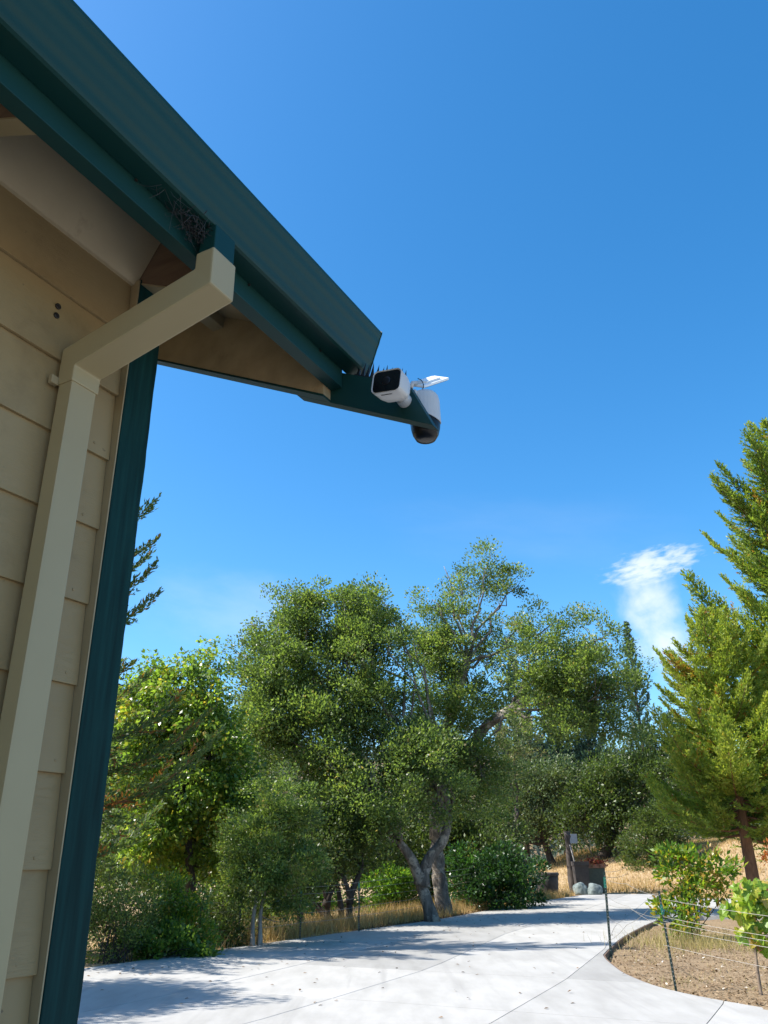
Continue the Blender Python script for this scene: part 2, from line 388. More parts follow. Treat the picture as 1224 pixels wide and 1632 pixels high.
def px_lobe(x, y, rx, ry, Y, rd=None, w=1.0):
    """a crown lobe centred on a direction at depth Y; radii converted to metres there"""
    c = at(x, y, Y); k = np.linalg.norm(c-CAM)/FPX/(np.hypot(1, (x-612)/FPX)); rx *= k; rz = ry*k
    return c, np.array([rx, (rd if rd else (rx+rz)/2), rz]), w
def crown(rg, lobes, n_clump, per, clump_r, shell=.45, droop=0.0, up=.35, spread=1.0, bumps=.2):
    sub = []
    for c, r, w in lobes:         # break every big lobe into uneven smaller ones
        if r.mean() < clump_r*2.2: sub.append((c, r, w)); continue
        m = 9
        for dv in rdir(rg, m): sub.append((c+r*dv*rg.uniform(.35, .82), r*rg.uniform(.26, .52), w*rg.uniform(.7, 1.3)/(m*.14)))
        sub.append((c, r*.78, w))
    lobes = sub
    wts = np.array([l[2]*(l[1][0]*l[1][2]) for l in lobes]); wts /= wts.sum()
    idx = rg.choice(len(lobes), n_clump, p=wts)
    C = np.array([l[0] for l in lobes])[idx]; R = np.array([l[1] for l in lobes])[idx]
    d = rdir(rg, n_clump); rad = (shell+(1-shell)*rg.random(n_clump)**.6)
    bump_ = 1+bumps*np.sin(d[:, 0]*5+C[:, 0]*3)*np.sin(d[:, 2]*6+C[:, 2]*2+d[:, 1]*4)
    bump_ *= 1+.28*(rg.random(n_clump) < .14)*(R.mean(1) > clump_r*1.6)
    cc = C+R*d*(rad*bump_)[:, None]
    outd = unit(d/R*R.mean(1, keepdims=True))
    q = cc*(.55/clump_r)          # leave hollows between the leaf masses
    hol = np.sin(q[:, 0]*1.7+1.3*np.sin(q[:, 2]*1.1))*np.sin(q[:, 2]*1.9+1.1*np.sin(q[:, 1]*1.3+q[:, 0]*.6))+.5*np.sin(q[:, 1]*2.3+q[:, 0]*1.2)
    kp = hol > -.62
    cc, outd = cc[kp], outd[kp]; n_clump = len(cc)
    k = rg.poisson(per*rg.uniform(.5, 1.5, n_clump))
    ci = np.repeat(np.arange(n_clump), k); n = len(ci)
    cr = (clump_r*rg.uniform(.6, 1.35, n_clump))[ci]
    off = rdir(rg, n)*(rg.random(n)**.45)[:, None]; off[:, 2] *= .7
    off += outd[ci]*.25
    P = cc[ci]+off*cr[:, None]
    D = off*.8+outd[ci]*.4+rdir(rg, n)*.8*spread; D[:, 2] += up-droop
    N = rdir(rg, n); N[:, 2] += .7
    ctint = rg.normal(0, .15, n_clump)[ci]
    return P, D, N, ctint, cc, outd
def limbs_to(rg, base, targets, r0, bend=.25, steps=9, sides=7):
    """curved limbs from a fork to the lobe centres; returns tubes and skeleton points"""
    parts, skel = [], []
    for tg, r in targets:
        a = np.asarray(base, float); b = np.asarray(tg, float); L = np.linalg.norm(b-a); t = np.linspace(0, 1, steps)[:, None]
        mid = a*.5+b*.5+np.array([0, 0, -.06*L])+rg.normal(0, bend*L*.3, 3)
        P = (1-t)**2*a+2*t*(1-t)*mid+t*t*b
        w = rg.normal(0, .025*L, (steps, 3)); w[0] = 0; P = P+w
        R = r*(1-t[:, 0])**.8*.85+r*.15
        parts.append(tube(P, R, sides)); skel += [(p, rr) for p, rr in zip(P[2:], R[2:])]
    return parts, skel
def twigs(rg, skel, cc, r=.018, frac=.6, sides=3):
    sp = np.array([s[0] for s in skel]); parts = []
    for c in cc[rg.random(len(cc)) < frac]:
        d = np.linalg.norm(sp-c, axis=1); i = rg.choice(np.argsort(d)[:4]); a = sp[i]; L = d[i]
        m = (a+c)/2+rg.normal(0, .12*L, 3); P = spline([a, m, c], 3)
        rr = min(r*(.5+.4*L), skel[i][1]*.8)
        parts.append(tube(P, np.linspace(rr, rr*.25, len(P)), sides))
    return parts
def broadleaf(name, label, cat, base, lobes, n_clump, per, clump_r, leaf, mat, bark, r0=.2, fork=.35, seed=1, tint=(.5, .22), stems=None,
              group=None, trunk_pts=None, aspect=.55, droop=0, up=.35, twig=.6, shell=.45, limb_r=.5, bumps=.2):
    rg = np.random.default_rng(seed); base = np.asarray(base, float)
    t = thing(name, label, cat, base, group or ('live oak trees' if name == 'oak_tree' else None))
    P, D, N, ct, cc, od = crown(rg, lobes, n_clump, per, clump_r, shell, droop, up, bumps=bumps)
    cm = np.mean([l[0] for l in lobes], axis=0)
    if trunk_pts is None:
        stems = stems or [cm]
        trunk_pts = [[base, base+(np.asarray(s)-base)*fork] for s in stems]
    parts, skel = [], []
    near = [[] for _ in trunk_pts]
    for l in lobes:
        j = int(np.argmin([np.linalg.norm(np.asarray(tp[-1])-l[0]) for tp in trunk_pts])); near[j].append(l)
    for tp, ls in zip(trunk_pts, near):
        Q = spline(tp, 5) if len(tp) > 2 else spline([tp[0], (np.asarray(tp[0])+tp[-1])/2+rg.normal(0, .03*np.linalg.norm(np.asarray(tp[-1])-tp[0]), 3), tp[-1]], 5)
        R = np.linspace(r0, r0*.62, len(Q)); R[0] *= 1.35; R[1] *= 1.1
        Q[0][2] -= .12
        parts.append(tube(Q, R, 10, .05, seed)); skel += [(q, r) for q, r in zip(Q[3:], R[3:])]
        for l in ls:
            p2, s2 = limbs_to(rg, Q[-1], [(l[0], r0*limb_r*rg.uniform(.7, 1.1))], r0); parts += p2; skel += s2
    parts += twigs(rg, skel, cc, frac=twig)
    V, F = join(parts); obj('trunk', V, F, bark, t, True)
    n = len(P); L = leaf*rg.uniform(.6, 1.35, n)
    leaf_mesh('crown', P, D, N, L, L*aspect, rg.normal(tint[0], tint[1], n)*1.0+ct, mat, t)
    return t
def conifer(name, label, base, height, prof, nbr, mat, bark, seed, r0=.25, low=.08, sprig=.16, dens=1.0, tint=(.4, .14), brown=.06, group=None, azr=None, rise=.15, top_from=None, lean=(0, 0), plume=1.0, hmax=1.0, wid=.34):
    rg = np.random.default_rng(seed); base = np.asarray(base, float)
    t = thing(name, label, 'tree', base, group or ('redwood trees' if name == 'redwood_tree' else 'background pines'))
    hs_ = np.linspace(0, 1, 14); ax = lambda h: base+np.array([lean[0]*h, lean[1]*h, height*h])
    tr = [tube(np.array([ax(h)+np.array([0, 0, -.15 if h == 0 else 0]) for h in hs_]), r0*(1-hs_)**.9+.012, 9, .04, seed)]
    PP, DD, NN, LL, TT = [], [], [], [], []
    for i in range(nbr):
        h = low+(hmax-low)*((i+rg.random())/nbr)**.92; az = i*2.39996+rg.normal(0, .35)
        if azr and not (azr[0] < (az-azr[2]) % (2*math.pi) < azr[1]) and rg.random() < .6: continue
        L = prof(h)*rg.uniform(.62, 1.15)*(1+.22*math.sin(h*17+seed+1.5*math.sin(az))); o = np.array([math.cos(az), math.sin(az), 0]); lat = np.array([-o[1], o[0], 0])
        if seed == 61 and h > .36 and (rg.random() < .12 or math.cos(az+.35) < -.2): continue
        el = rise+.55*(h-.35)+rg.normal(0, .12)
        m = 12; s = np.linspace(0, 1, m)[:, None]
        Bp = ax(h)+o*(L*s*math.cos(el))+ZV*(L*(s*math.sin(el)-.22*s*(1-s)*2+.20*s**3))+lat*(rg.normal(0, .08)*L*s**2)
        tr.append(tube(Bp[::2], np.linspace(max(.02, .012*L+.006), .006, len(Bp[::2])), 4))
        brown_ = brown*(1.25 if seed == 61 and h < .36 else 0 if seed == 61 else 1); isb = rg.random() < brown_; bt = rg.normal(0, .08)
        nb = max(4, int(16*dens*L/2.2)+3)
        for j in range(nb):
            q = .16+.84*(j+rg.random())/nb; f = q*(m-1); a = int(min(f, m-2)); p0 = Bp[a]+(Bp[a+1]-Bp[a])*(f-a); tg = unit(Bp[a+1]-Bp[a])
            sd_ = 1 if j % 2 else -1; bl = (.15+.42*L*(1-q)**.8*rg.uniform(.6, 1.2)+.12*L*.3)
            dr = unit(tg*(.75+.5*q)+lat*sd_*(.95-.35*q)*rg.uniform(.7, 1.2)+ZV*(rg.normal(.10, .22)))
            k = max(4, int(bl/sprig*3.4*dens)); r_ = (np.arange(k)+rg.random(k))/k
            sdir = np.where(np.arange(k) % 2 == 0, 1, -1)[:, None]; la = unit(np.cross(dr, ZV)+rg.normal(0, .15, 3))
            PP.append(p0+dr*(bl*r_)[:, None]+ZV*(-.10*bl*r_*(1-r_))[:, None]+rg.normal(0, .02, (k, 3)))
            d_ = dr*.85+la*sdir*.5+rg.normal(0, .36, (k, 3))+ZV*(.30*plume); DD.append(d_)
            nn = np.tile(ZV, (k, 1))*.8+rg.normal(0, .75, (k, 3)); NN.append(nn); LL.append(sprig*rg.uniform(.6, 1.3, k)*(1.15-.35*r_))
            old = isb or rg.random() < brown_*1.2*(1.2-q)
            TT.append(np.where(rg.random(k) < (.75 if old else .012), rg.uniform(.88, 1, k), np.clip(rg.normal(tint[0], tint[1], k)+bt+.22*(q-.5)+.10*r_, 0, .86)))
        # tip plume
        k = int(10*dens)+4; e = Bp[-1]; PP.append(Bp[-2]+(e-Bp[-2])*rg.random((k, 1))*1.4+rg.normal(0, .03, (k, 3))); DD.append(np.tile(unit(e-Bp[-2]), (k, 1))+rg.normal(0, .4, (k, 3))+ZV*.25)
        NN.append(rdir(rg, k)+ZV); LL.append(sprig*rg.uniform(.7, 1.2, k)); TT.append(np.clip(rg.normal(tint[0]+.12, tint[1], k)+bt, 0, .86))
    V, F = join(tr); obj('trunk', V, F, bark, t, True)
    P, D, N, L, T = [np.concatenate(x) for x in (PP, DD, NN, LL, TT)]
    leaf_mesh('crown', P, D, N, L, L*wid, T, mat, t)
    return t

# ================================================================== GROUND AND DRIVE
def grid_mesh(name, us, vs_, zf, mat):
    U, V_ = np.meshgrid(us, vs_, indexing='ij'); P = PS + U[..., None]*WV + V_[..., None]*NV
    Z = zf(P[..., 0], P[..., 1], U, V_); P[..., 2] = Z
    n, m = U.shape; i = np.arange(n*m).reshape(n, m)
    F = np.stack([i[:-1, :-1], i[1:, :-1], i[1:, 1:], i[:-1, 1:]], -1).reshape(-1, 4)
    return obj(name, P.reshape(-1, 3), F, mat, None, True)
us = np.unique(np.concatenate([[-600, -200, -80, -40], np.arange(-20, 100, 1.25), [110, 130, 160, 220, 400, 900]]))
vs_ = np.unique(np.concatenate([[-900, -400, -200, -120, -80], np.arange(-60, -14, 1.5), [-13.6, -13.2, -12.9, -12.5, -12, -11.6, -11.3, -10.9, -10.5], np.arange(-9.5, 30, 1.25), [40, 60, 100, 200, 500, 900]]))
def edge_v(u):
    return np.interp(u, [-20, 25, 38, 49], [-11.1, -11.1, -12.5, -12.9])
def gz(x, y, u, v):
    h = zt(x, y)
    drive = (1-ss(41.5, 43, u)*(v > -6)-ss(49, 50.5, u)*(v <= -6))*ss(-.25, .25, v-edge_v(u)-.35)
    return np.where(drive > .5, -.32, h-.015)
tag(grid_mesh('ground', us, vs_, gz, MT['bank']), kind='structure')

bedpts = spline([H(10.4, .9, 0), H(10.76, -.03, 0), H(11.84, -1.35, 0), H(13.2, -2.25, 0), H(14.58, -2.87, 0), H(15.8, -3.33, 0), H(16.67, -3.53, 0), H(19.97, -4.04, 0), H(23.5, -4.40, 0), H(27.17, -4.67, 0)], 6)
bed_outline = list(bedpts)+[H(28.4, -4.45, 0), H(29.2, -3.7, 0), H(29.6, -2.4, 0), H(30, 2, 0), H(30, 22, 0), H(8.4, 22, 0), H(9.0, 8, 0), H(9.7, 3, 0)]
bp2 = np.array([[p[0], p[1]] for p in bed_outline])
def in_poly(x, y, poly):
    c = np.zeros(np.shape(x), bool); n = len(poly)
    for i in range(n):
        (x1, y1), (x2, y2) = poly[i], poly[i-1]
        c ^= ((y1 > y) != (y2 > y)) & (x < (x2-x1)*(y-y1)/(y2-y1+1e-12)+x1)
    return c
def bed_z(x, y):
    qx, qy = x-PS[0], y-PS[1]; u = qx*WV[0]+qy*WV[1]; v = qx*NV[0]+qy*NV[1]
    return -.10+.07*ss(14.5, 11, u)+.05*ss(-2, 2, v)+.035*fbm(x, y, 2.2, 1)+.015*fbm(x, y, 7, 4)

drive = thing('driveway', None, None, H(10, -6, 0), kind='structure')
J = [  # long joints (u, v) of the slabs, from the left edge to the right
    ([-8, 25, 38, 49], [-11.1, -11.1, -12.5, -12.9]),
    ([-8, 8, 10.6, 20, 30, 49], [-7.35, -7.4, -7.63, -8.9, -10.0, -11.9]),
    ([-8, 7.4, 9.1, 12.9, 20.3, 30, 49], [-5.0, -5.07, -5.18, -5.5, -7.0, -8.1, -10.8]),
    ([-8, 8.4, 12.3, 17.4, 24, 30, 49], [-2.55, -2.62, -2.98, -3.73, -5.2, -6.2, -9.4]),
    ([-8, 9.4, 11.1, 20, 30, 42.5], [-.45, -.51, -.56, -1.5, -2.5, -4.5]),
    ([-8, 42.5], [3.5, 3.5]), ([-8, 42.5], [9, 9]), ([-8, 42.5], [16, 16]), ([-8, 42.5], [24, 24])]
CU = [-8, -4, 0, 3, 6, 9.3, 12.45, 17.3, 23, 29.5, 36, 42.4, 48.8]
cutter_V, cutter_F = loft([np.array([[p[0], p[1], -1] for p in bed_outline]), np.array([[p[0], p[1], 1] for p in bed_outline])])
cut = obj('bed_cutter', cutter_V, cutter_F, None)
bmc = bmesh.new(); bmc.from_mesh(cut.data); bmesh.ops.triangulate(bmc, faces=[f for f in bmc.faces if len(f.verts) > 4]); bmesh.ops.recalc_face_normals(bmc, faces=bmc.faces); bmc.to_mesh(cut.data); bmc.free()
g = .006
slabs = []
for c in range(len(J)-1):
    for r in range(len(CU)-1):
        u0, u1 = CU[r]+g, CU[r+1]-g
        if c >= 4 and u1 > 42.5: continue
        if c == 3 and u1 > 48: u1 = 46.0
        if u0 > 12 and u1 < 29 and c >= 5: continue
        uu = np.linspace(u0, u1, 5)
        L = [H(u, np.interp(u, *J[c])+g, 0) for u in uu]; Rr = [H(u, np.interp(u, *J[c+1])-g, 0) for u in uu[::-1]]
        poly = np.array(L+Rr)
        V, F = loft([poly-ZV*.12, poly])
        hit = in_poly(poly[:, 0], poly[:, 1], bp2); edge = (u0 < 31 and u1 > 8.5 and c >= 2)
        if hit.all(): continue
        o = obj('slab', V, F[::1], MT['concrete'], drive)
        b = bmesh.new(); b.from_mesh(o.data); bmesh.ops.recalc_face_normals(b, faces=b.faces)
        if edge: bmesh.ops.triangulate(b, faces=b.faces[:])
        else:
            top = [e for e in b.edges if all(abs(v.co.z) < 1e-4 for v in e.verts)]
            bmesh.ops.bevel(b, geom=top, offset=.006, segments=1, affect='EDGES')
        b.to_mesh(o.data); b.free()
        if edge: slabs.append(o)
bpy.context.view_layer.update()
for o in slabs:
    md = o.modifiers.new('cut', 'BOOLEAN'); md.operation = 'DIFFERENCE'; md.object = cut; md.solver = 'EXACT'
bpy.context.view_layer.update()
dg = bpy.context.evaluated_depsgraph_get()
for o in slabs:
    me = bpy.data.meshes.new_from_object(o.evaluated_get(dg)); o.modifiers.clear(); old = o.data; o.data = me; bpy.data.meshes.remove(old)
bpy.data.objects.remove(cut, do_unlink=True)
for o in slabs:
    if len(o.data.polygons) == 0: bpy.data.objects.remove(o, do_unlink=True)

# planting bed: soil sheet a hand below the concrete, brown strip for the shaded slab side along the curve
bu = np.arange(8, 31, .25); bv = np.arange(-5, 22.1, .25)
U, V_ = np.meshgrid(bu, bv, indexing='ij'); P = PS+U[..., None]*WV+V_[..., None]*NV
P[..., 2] = bed_z(P[..., 0], P[..., 1]); keep = in_poly(P[..., 0], P[..., 1], bp2)
i = np.arange(U.size).reshape(U.shape)
kq = keep[:-1, :-1] | keep[1:, :-1] | keep[1:, 1:] | keep[:-1, 1:]
F = np.stack([i[:-1, :-1], i[1:, :-1], i[1:, 1:], i[:-1, 1:]], -1)[kq]
Pf = P.reshape(-1, 3).copy(); Pf[~keep.ravel(), 2] -= .03
bed = tag(obj('planting_bed', Pf, F, MT['soil'], None, True), kind='structure')
q = bedpts[12:]; tn = unit(np.gradient(q, axis=0)); inn = np.stack([tn[:, 1], -tn[:, 0], np.zeros(len(q))], 1)
rings = [[p+n_*.012+ZV*-.20, p+n_*.034+ZV*-.20, p+n_*.034+ZV*-.008, p+n_*.012+ZV*-.008] for p, n_ in zip(q, inn)]
obj('slab_side_strip', *loft([np.array(r) for r in rings]), MT['slabside'], bed)

# ================================================================== HOUSE
house = thing('house', 'tan clapboard house corner with dark green trim, gutter and eaves', 'house', mat=HM)
def hpart(name, VF, mat, parent=house, bev=0, smooth=False):
    o = obj(name, VF[0], VF[1], mat, parent, smooth)
    b = bmesh.new(); b.from_mesh(o.data); bmesh.ops.recalc_face_normals(b, faces=b.faces)
    if bev:
        bmesh.ops.bevel(b, geom=b.edges[:], offset=bev, segments=2, affect='EDGES', profile=.6)
    b.to_mesh(o.data); b.free(); return o
EXP = .1777
hr = random.Random(4)
for k in range(-9, 8):
    z = 1.599+EXP*k; zt_ = min(z+EXP+.028, 3.02)
    j = hr.uniform(-.0012, .0012)
    poly = [(0+j, z), (-.0115, zt_), (-.0205, zt_), (-.009+j, z)]
    hpart('siding_board', prism(poly, -5, -.0065), MT['siding'], bev=.0012)
for k in range(-9, 8):
    for u in (-.045, -.45, -.86):
        c = H(u+hr.uniform(-.012, .012), -.0012, 1.599+EXP*k+.022+hr.uniform(-.003, .003)); Vv, Ff = lathe((0, 0, 0), [(.0034, -.002), (.0034, .0006), (.0015, .001)], 8); Vv = np.array(Vv)
        hpart('nail_head', (c+Vv[:, 0:1]*WV+Vv[:, 1:2]*ZV+Vv[:, 2:3]*NV, Ff), MT['siding'])
pl = [(-.03, 0), (-.03, 3.03), (-.05, 3.03), (-.05, 0)]
hpart('wall', prism(pl, -5, .06), MT['tan'])
def gable(u0, u1, off):
    return prism([(-.03, 0), (-.03, 3.13+off), (-4.2, 5.28+off), (-8.4, 3.1+off), (-8.4, 0)], u0, u1)
hpart('gable_wall', gable(.062, .078, 0), MT['tan'])
hpart('back_wall', prism([(-8.4, 0), (-8.4, 3.0), (-8.36, 3.0), (-8.36, 0)], -5, .06), MT['tan'])
hpart('gable_wall', gable(-5.04, -5.01, 0), MT['tan'])
# corner boards
o = hpart('corner_board', box((-.0015, -.09, .02), (.088, .0195, 3.02)), MT['green'], bev=.003)
b = bmesh.new(); b.from_mesh(o.data)
bmesh.ops.subdivide_edges(b, edges=[e for e in b.edges if e.calc_length() > 1], cuts=140)
for v in b.verts:
    w_ = mnoise.noise(Vector((v.co.y*3, v.co.x*3, v.co.z*9)))*.0016+mnoise.noise(Vector((v.co.y*2+9, 5, v.co.z*30)))*.0009
    v.co.y += w_; v.co.x += w_*.4
b.to_mesh(o.data); b.free()
hpart('trim_edge', box((-.0055, -.025, .02), (-.0018, .0175, 3.015)), MT['tan'], bev=.0012)
# open eave: blocking, rafters, deck
RZ = 3.19
def sl(v): return RZ-.516*v
hpart('roof_deck', prism([(.338, sl(.338)), (-4.2, sl(-4.2)), (-4.2, sl(-4.2)+.02), (.338, sl(.338)+.02)], -5.4, .4895), MT['tanwood'])
hpart('roof', prism([(.352, sl(.352)+.024), (-4.2, sl(-4.2)+.024), (-4.2, sl(-4.2)+.05), (.352, sl(.352)+.05)], -5.5, .545), MT['rooft'])
hpart('roof', prism([(-4.205, sl(-4.2)+.03), (-8.8, sl(-4.2)-2.35), (-8.8, sl(-4.2)-2.31), (-4.205, sl(-4.2)+.07)], -5.5, .545), MT['rooft'])
RU = [.002, -.574, -1.15, -1.72, -2.30, -2.87]
for i_, u in enumerate(RU):
    hpart('rafter', prism([(-.02, 3.03), (.296, 3.03-.516*.316), (.296, sl(.296)-.001), (-.02, sl(-.02)-.001)], u, u+.040), MT['brown'], bev=.002)
    hpart('rafter_edge', prism([(.003, 3.0165), (.296, 3.0165-.516*.293), (.296, 3.0165-.516*.293-.004), (.001, 3.0125)], u-.001, u+.041), MT['tan'])
    u1 = u-.002; u0 = (RU[i_+1]+.042) if i_+1 < len(RU) else u-.4
    hpart('blocking', prism([(.000, 3.006), (.086, sl(.086)-.002), (.066, sl(.066)-.002), (-.020, 3.006)], u0, u1), MT['tanbounce'])
hpart('caulk_crack', box((-.1295, .030, 3.07), (-.1275, .0735, 3.139), lambda u, v, z: H(u+ (z-3.1)*.02, .0015+.0+(z-3.006)*.5195+(.001 if v > .05 else 0), z)), MT['webd'])
# fascia, gable barge board and its extended tail
hpart('fascia_board', prism([(.300, 2.855), (.338, 2.855), (.338, 3.015), (.300, 3.025)], -5.4, .4893), MT['greenf'], bev=.002)
bz = lambda v: 2.98-.516*v
ob = hpart('barge_board', prism([(.2985, bz(.2985)), (.2985, sl(.2985)-.001), (-4.2, sl(-4.2)-.001), (-4.2, bz(-4.2))], .452, .4895), MT['tanwood'])
hpart('barge_edge', prism([(.2985, bz(.2985)-.0005), (.2985, bz(.2985)-.008), (-4.2, bz(-4.2)-.008), (-4.2, bz(-4.2)-.0005)], .4515, .4898), MT['greenf'])
tz = lambda v: 2.879-.516*(v-.18)
hpart('barge_tail', prism([(.144, 2.925), (.18, tz(.18)), (.618, tz(.618)), (.548, 2.801), (.2, 2.975), (.144, 2.985)], .4915, .5285), MT['greenf'], bev=.0015)
hpart('barge_board', prism([(.13, 2.935), (.13, sl(.13)-.001), (-4.2, sl(-4.2)-.001), (-4.2, sl(-4.2)-.19)], .4915, .526), MT['greenf'])
hpart('lookout', box((.09, -.135, 3.195), (.4515, -.092, 3.236)), MT['tan'], bev=.002)
hpart('lookout', box((.09, -.75, 3.515), (.4515, -.707, 3.553)), MT['tan'], bev=.002)
# gutter
gp = [(.3395, 2.912), (.388, 2.911), (.393, 2.9135), (.401, 2.932), (.4085, 2.952), (.4105, 2.960), (.418, 2.982), (.4205, 2.990), (.4275, 3.012), (.4315, 3.024), (.4375, 3.036), (.4385, 3.044), (.4325, 3.050), (.4265, 3.044), (.3395, 3.036)]
fp_ = []
for t_ in np.linspace(0, 1, 31):
    fp_.append((.394+.0405*t_+.0003*math.sin(t_*2*math.pi*4)+.0003*math.sin(t_*17+1), .0+2.9145+.113*t_))
gp = gp[:2]+fp_+gp[10:]
gut = hpart('gutter', prism(gp, -5.4, .543), MT['gutter'], bev=0)
hpart('end_cap', prism([(a+(.0018 if a > .36 else 0), b_+(-.0015 if b_ < 2.95 else .0012)) for a, b_ in gp], .5435, .5465), MT['gutter'], gut)
for u in (-.72, -.33, .05, .37):
    hpart('gutter_screw', lathe(H(u, .3405, 2.906)-ZV*0, [(.0035, 0), (.0035, .003), (.001, .0045)], 8), MT['steel'], gut)
# downspout with elbow
hpart('downspout', box((-.184, .009, .0), (-.1145, .0525, 2.606)), MT['pipe'], bev=.004)
def erect(u0, u1, pts):
    # pts = list of (back v, back z, front v, front z, shift)
    return loft([np.array([H(u0+s, a, b_), H(u1+s, a, b_), H(u1+s, c_, d_), H(u0+s, c_, d_)]) for a, b_, c_, d_, s in pts])
hpart('elbow', erect(-.1875, -.111, [(.006, 2.594, .056, 2.594, 0), (.006, 2.690, .056, 2.633, 0), (.356, 2.801, .406, 2.744, .034), (.356, 2.842, .406, 2.842, .034)]), MT['pipe'], bev=.004)
hpart('seam', box((-.185, .0528, .0), (-.1815, .0540, 2.59)), MT['pipe'])
hpart('outlet', box((-.149, .3585, 2.8425), (-.0815, .4025, 2.9105)), MT['gutter'], bev=.003)
hpart('strap', box((-.206, .0005, 2.592), (-.1876, .012, 2.612)), MT['tan'], bev=.001)
for z in (2.799, 2.773):
    c = H(-.2115, -.0055, z)
    Vv, Ff = lathe((0, 0, 0), [(.0075, 0), (.0075, .003), (.005, .004), (.003, .001)], 12)
    Vv = np.array(Vv); hpart('screw_hole', (c+Vv[:, 0:1]*WV+Vv[:, 1:2]*ZV+Vv[:, 2:3]*NV, Ff), MT['steel'])

# ================================================================== THINGS ON THE EAVE
def rrect(c, ax, ay, w, h, r, n=5):
    P = []
    for sx, sy, a0 in ((1, 1, 0), (-1, 1, 90), (-1, -1, 180), (1, -1, 270)):
        for k in range(n):
            a = math.radians(a0+90*k/(n-1)); P.append(c+ax*(sx*(w/2-r)+r*math.cos(a))+ay*(sy*(h/2-r)+r*math.sin(a)))
    return np.array(P)
# bullet camera looking back along the wall
bc = thing('bullet_camera', 'boxy white camera with a black glass front, mounted on the green board', 'security camera', mat=Matrix.Translation(tuple(H(.49, .54, 2.74))) @ Matrix.Rotation(-A, 4, 'Z'))
cc_ = H(0, .5515, 2.737); ra = math.radians(-8); ax = NV*math.cos(ra)+ZV*math.sin(ra); ay = ZV*math.cos(ra)-NV*math.sin(ra)
W_ = lambda u: cc_+WV*u
hpart('body', loft([rrect(W_(.3625), ax, ay, .0795, .0605, .012), rrect(W_(.3585), ax, ay, .083, .064, .013), rrect(W_(.362), ax, ay, .084, .065, .013), rrect(W_(.400), ax, ay, .082, .063, .015), rrect(W_(.422), ax, ay, .074, .056, .018), rrect(W_(.432), ax, ay, .056, .040, .017)]), MT['white'], bc, smooth=True)
fg = hpart('front_glass', loft([rrect(W_(.3628), ax, ay, .0765, .0575, .011), rrect(W_(.3598), ax, ay, .0765, .0575, .011)]), MT['black'], bc)
Vv, Ff = lathe((0, 0, 0), [(.0, .0), (.012, .0), (.012, .0012), (.009, .0018), (.0, .0022)], 18); Vv = np.array(Vv)
hpart('lens', (W_(.3597)+Vv[:, 0:1]*ax+Vv[:, 1:2]*ay-Vv[:, 2:3]*WV, Ff), MT['dome'], fg)
hpart('slot', box((.372, 0, 0), (.3735, 1, 1), lambda u, v, z: W_(u)+ax*(-.018+.032*v)+ay*(-.0325-.001*z)), MT['steel'], bc)
hpart('mount', (lambda t: t)(tube(np.array([H(.418, .553, 2.724), H(.44, .548, 2.735), H(.465, .540, 2.748)]), [.013, .014, .013], 14)), MT['white'], bc, smooth=True)
hpart('mount_base', tube(np.array([H(.466, .538, 2.749), H(.480, .538, 2.749), H(.4905, .538, 2.749)]), [.017, .019, .020], 18), MT['white'], bc, smooth=False)
# dome camera hanging beyond the board end
dc = H(.582, .553, 0)
dm = thing('dome_camera', 'white capped camera with a round black dome hanging behind the board end', 'security camera', mat=Matrix.Translation(tuple(H(.53, .556, 2.75))) @ Matrix.Rotation(-A, 4, 'Z'))
th = np.arange(28)*2*math.pi/28
def ring(r, zf, c=dc): return np.array([c+WV*(r*math.cos(a))+NV*(r*math.sin(a))+ZV*zf(a) for a in th])
low = lambda a: 2.744-.026*math.sin(a)
capr = [ring(.026, lambda a: 2.815), ring(.034, lambda a: 2.812), ring(.0395, lambda a: 2.803), ring(.0420, lambda a: 2.787), ring(.0440, low), ring(.0425, low), ring(.0410, lambda a: 2.782), ring(.02, lambda a: 2.79)]
hpart('cap', loft(capr), MT['white'], dm, smooth=False)
hpart('dome', loft([ring(.025, lambda a: 2.785), ring(.0400, lambda a: 2.775), ring(.0412, lambda a: 2.732), ring(.0415, lambda a: 2.718), ring(.040, lambda a: 2.702), ring(.036, lambda a: 2.686), ring(.0275, lambda a: 2.671), ring(.012, lambda a: 2.669)]), MT['dome'], dm, smooth=True)
hpart('dome_band', loft([ring(.0420, lambda a: 2.732), ring(.0425, lambda a: 2.728), ring(.0423, lambda a: 2.720)]), MT['black'], dm)
hpart('arm', box((.529, .530, 2.790), (.552, .552, 2.806)), MT['white'], dm, bev=.003)
hpart('cable', tube(spline([H(.545, .552, 2.848), H(.548, .563, 2.838), H(.55, .566, 2.818), H(.548, .552, 2.800), H(.54, .545, 2.79)], 5), .0013, 6), MT['black'], dm, smooth=True)
# small solar panel seen edge on
sp = thing('solar_panel', 'thin white solar panel tilted above the end of the green board', 'solar panel', mat=Matrix.Translation(tuple(H(.535, .54, 2.83))) @ Matrix.Rotation(-A, 4, 'Z'))
def at_u(x, y, u):
    d = ray(x, y); p0 = PS+WV*u; return CAM+d*(((p0-CAM)@WV)/(d@WV))
Aq, Bq, Dq = at_u(651, 611, .548), at_u(692, 598.5, .70), at_u(676, 614.5, .556)
e1, e2 = Bq-Aq, Dq-Aq; nn = np.cross(e1, e2); nn /= np.linalg.norm(nn); nn = nn if nn@(Aq-CAM) > 0 else -nn
q4 = [Aq, Aq+e1, Aq+e1+e2*1.0, Aq+e2]
hpart('panel_frame', loft([np.array(q4), np.array(q4)+nn*.007]), MT['bwhite'], sp, bev=.0015)
qc = np.mean(q4, axis=0); q5 = [qc+(p-qc)*.92+nn*.0074 for p in q4]
hpart('solar_cells', loft([np.array(q5), np.array(q5)+nn*.001]), MT['black'], sp)
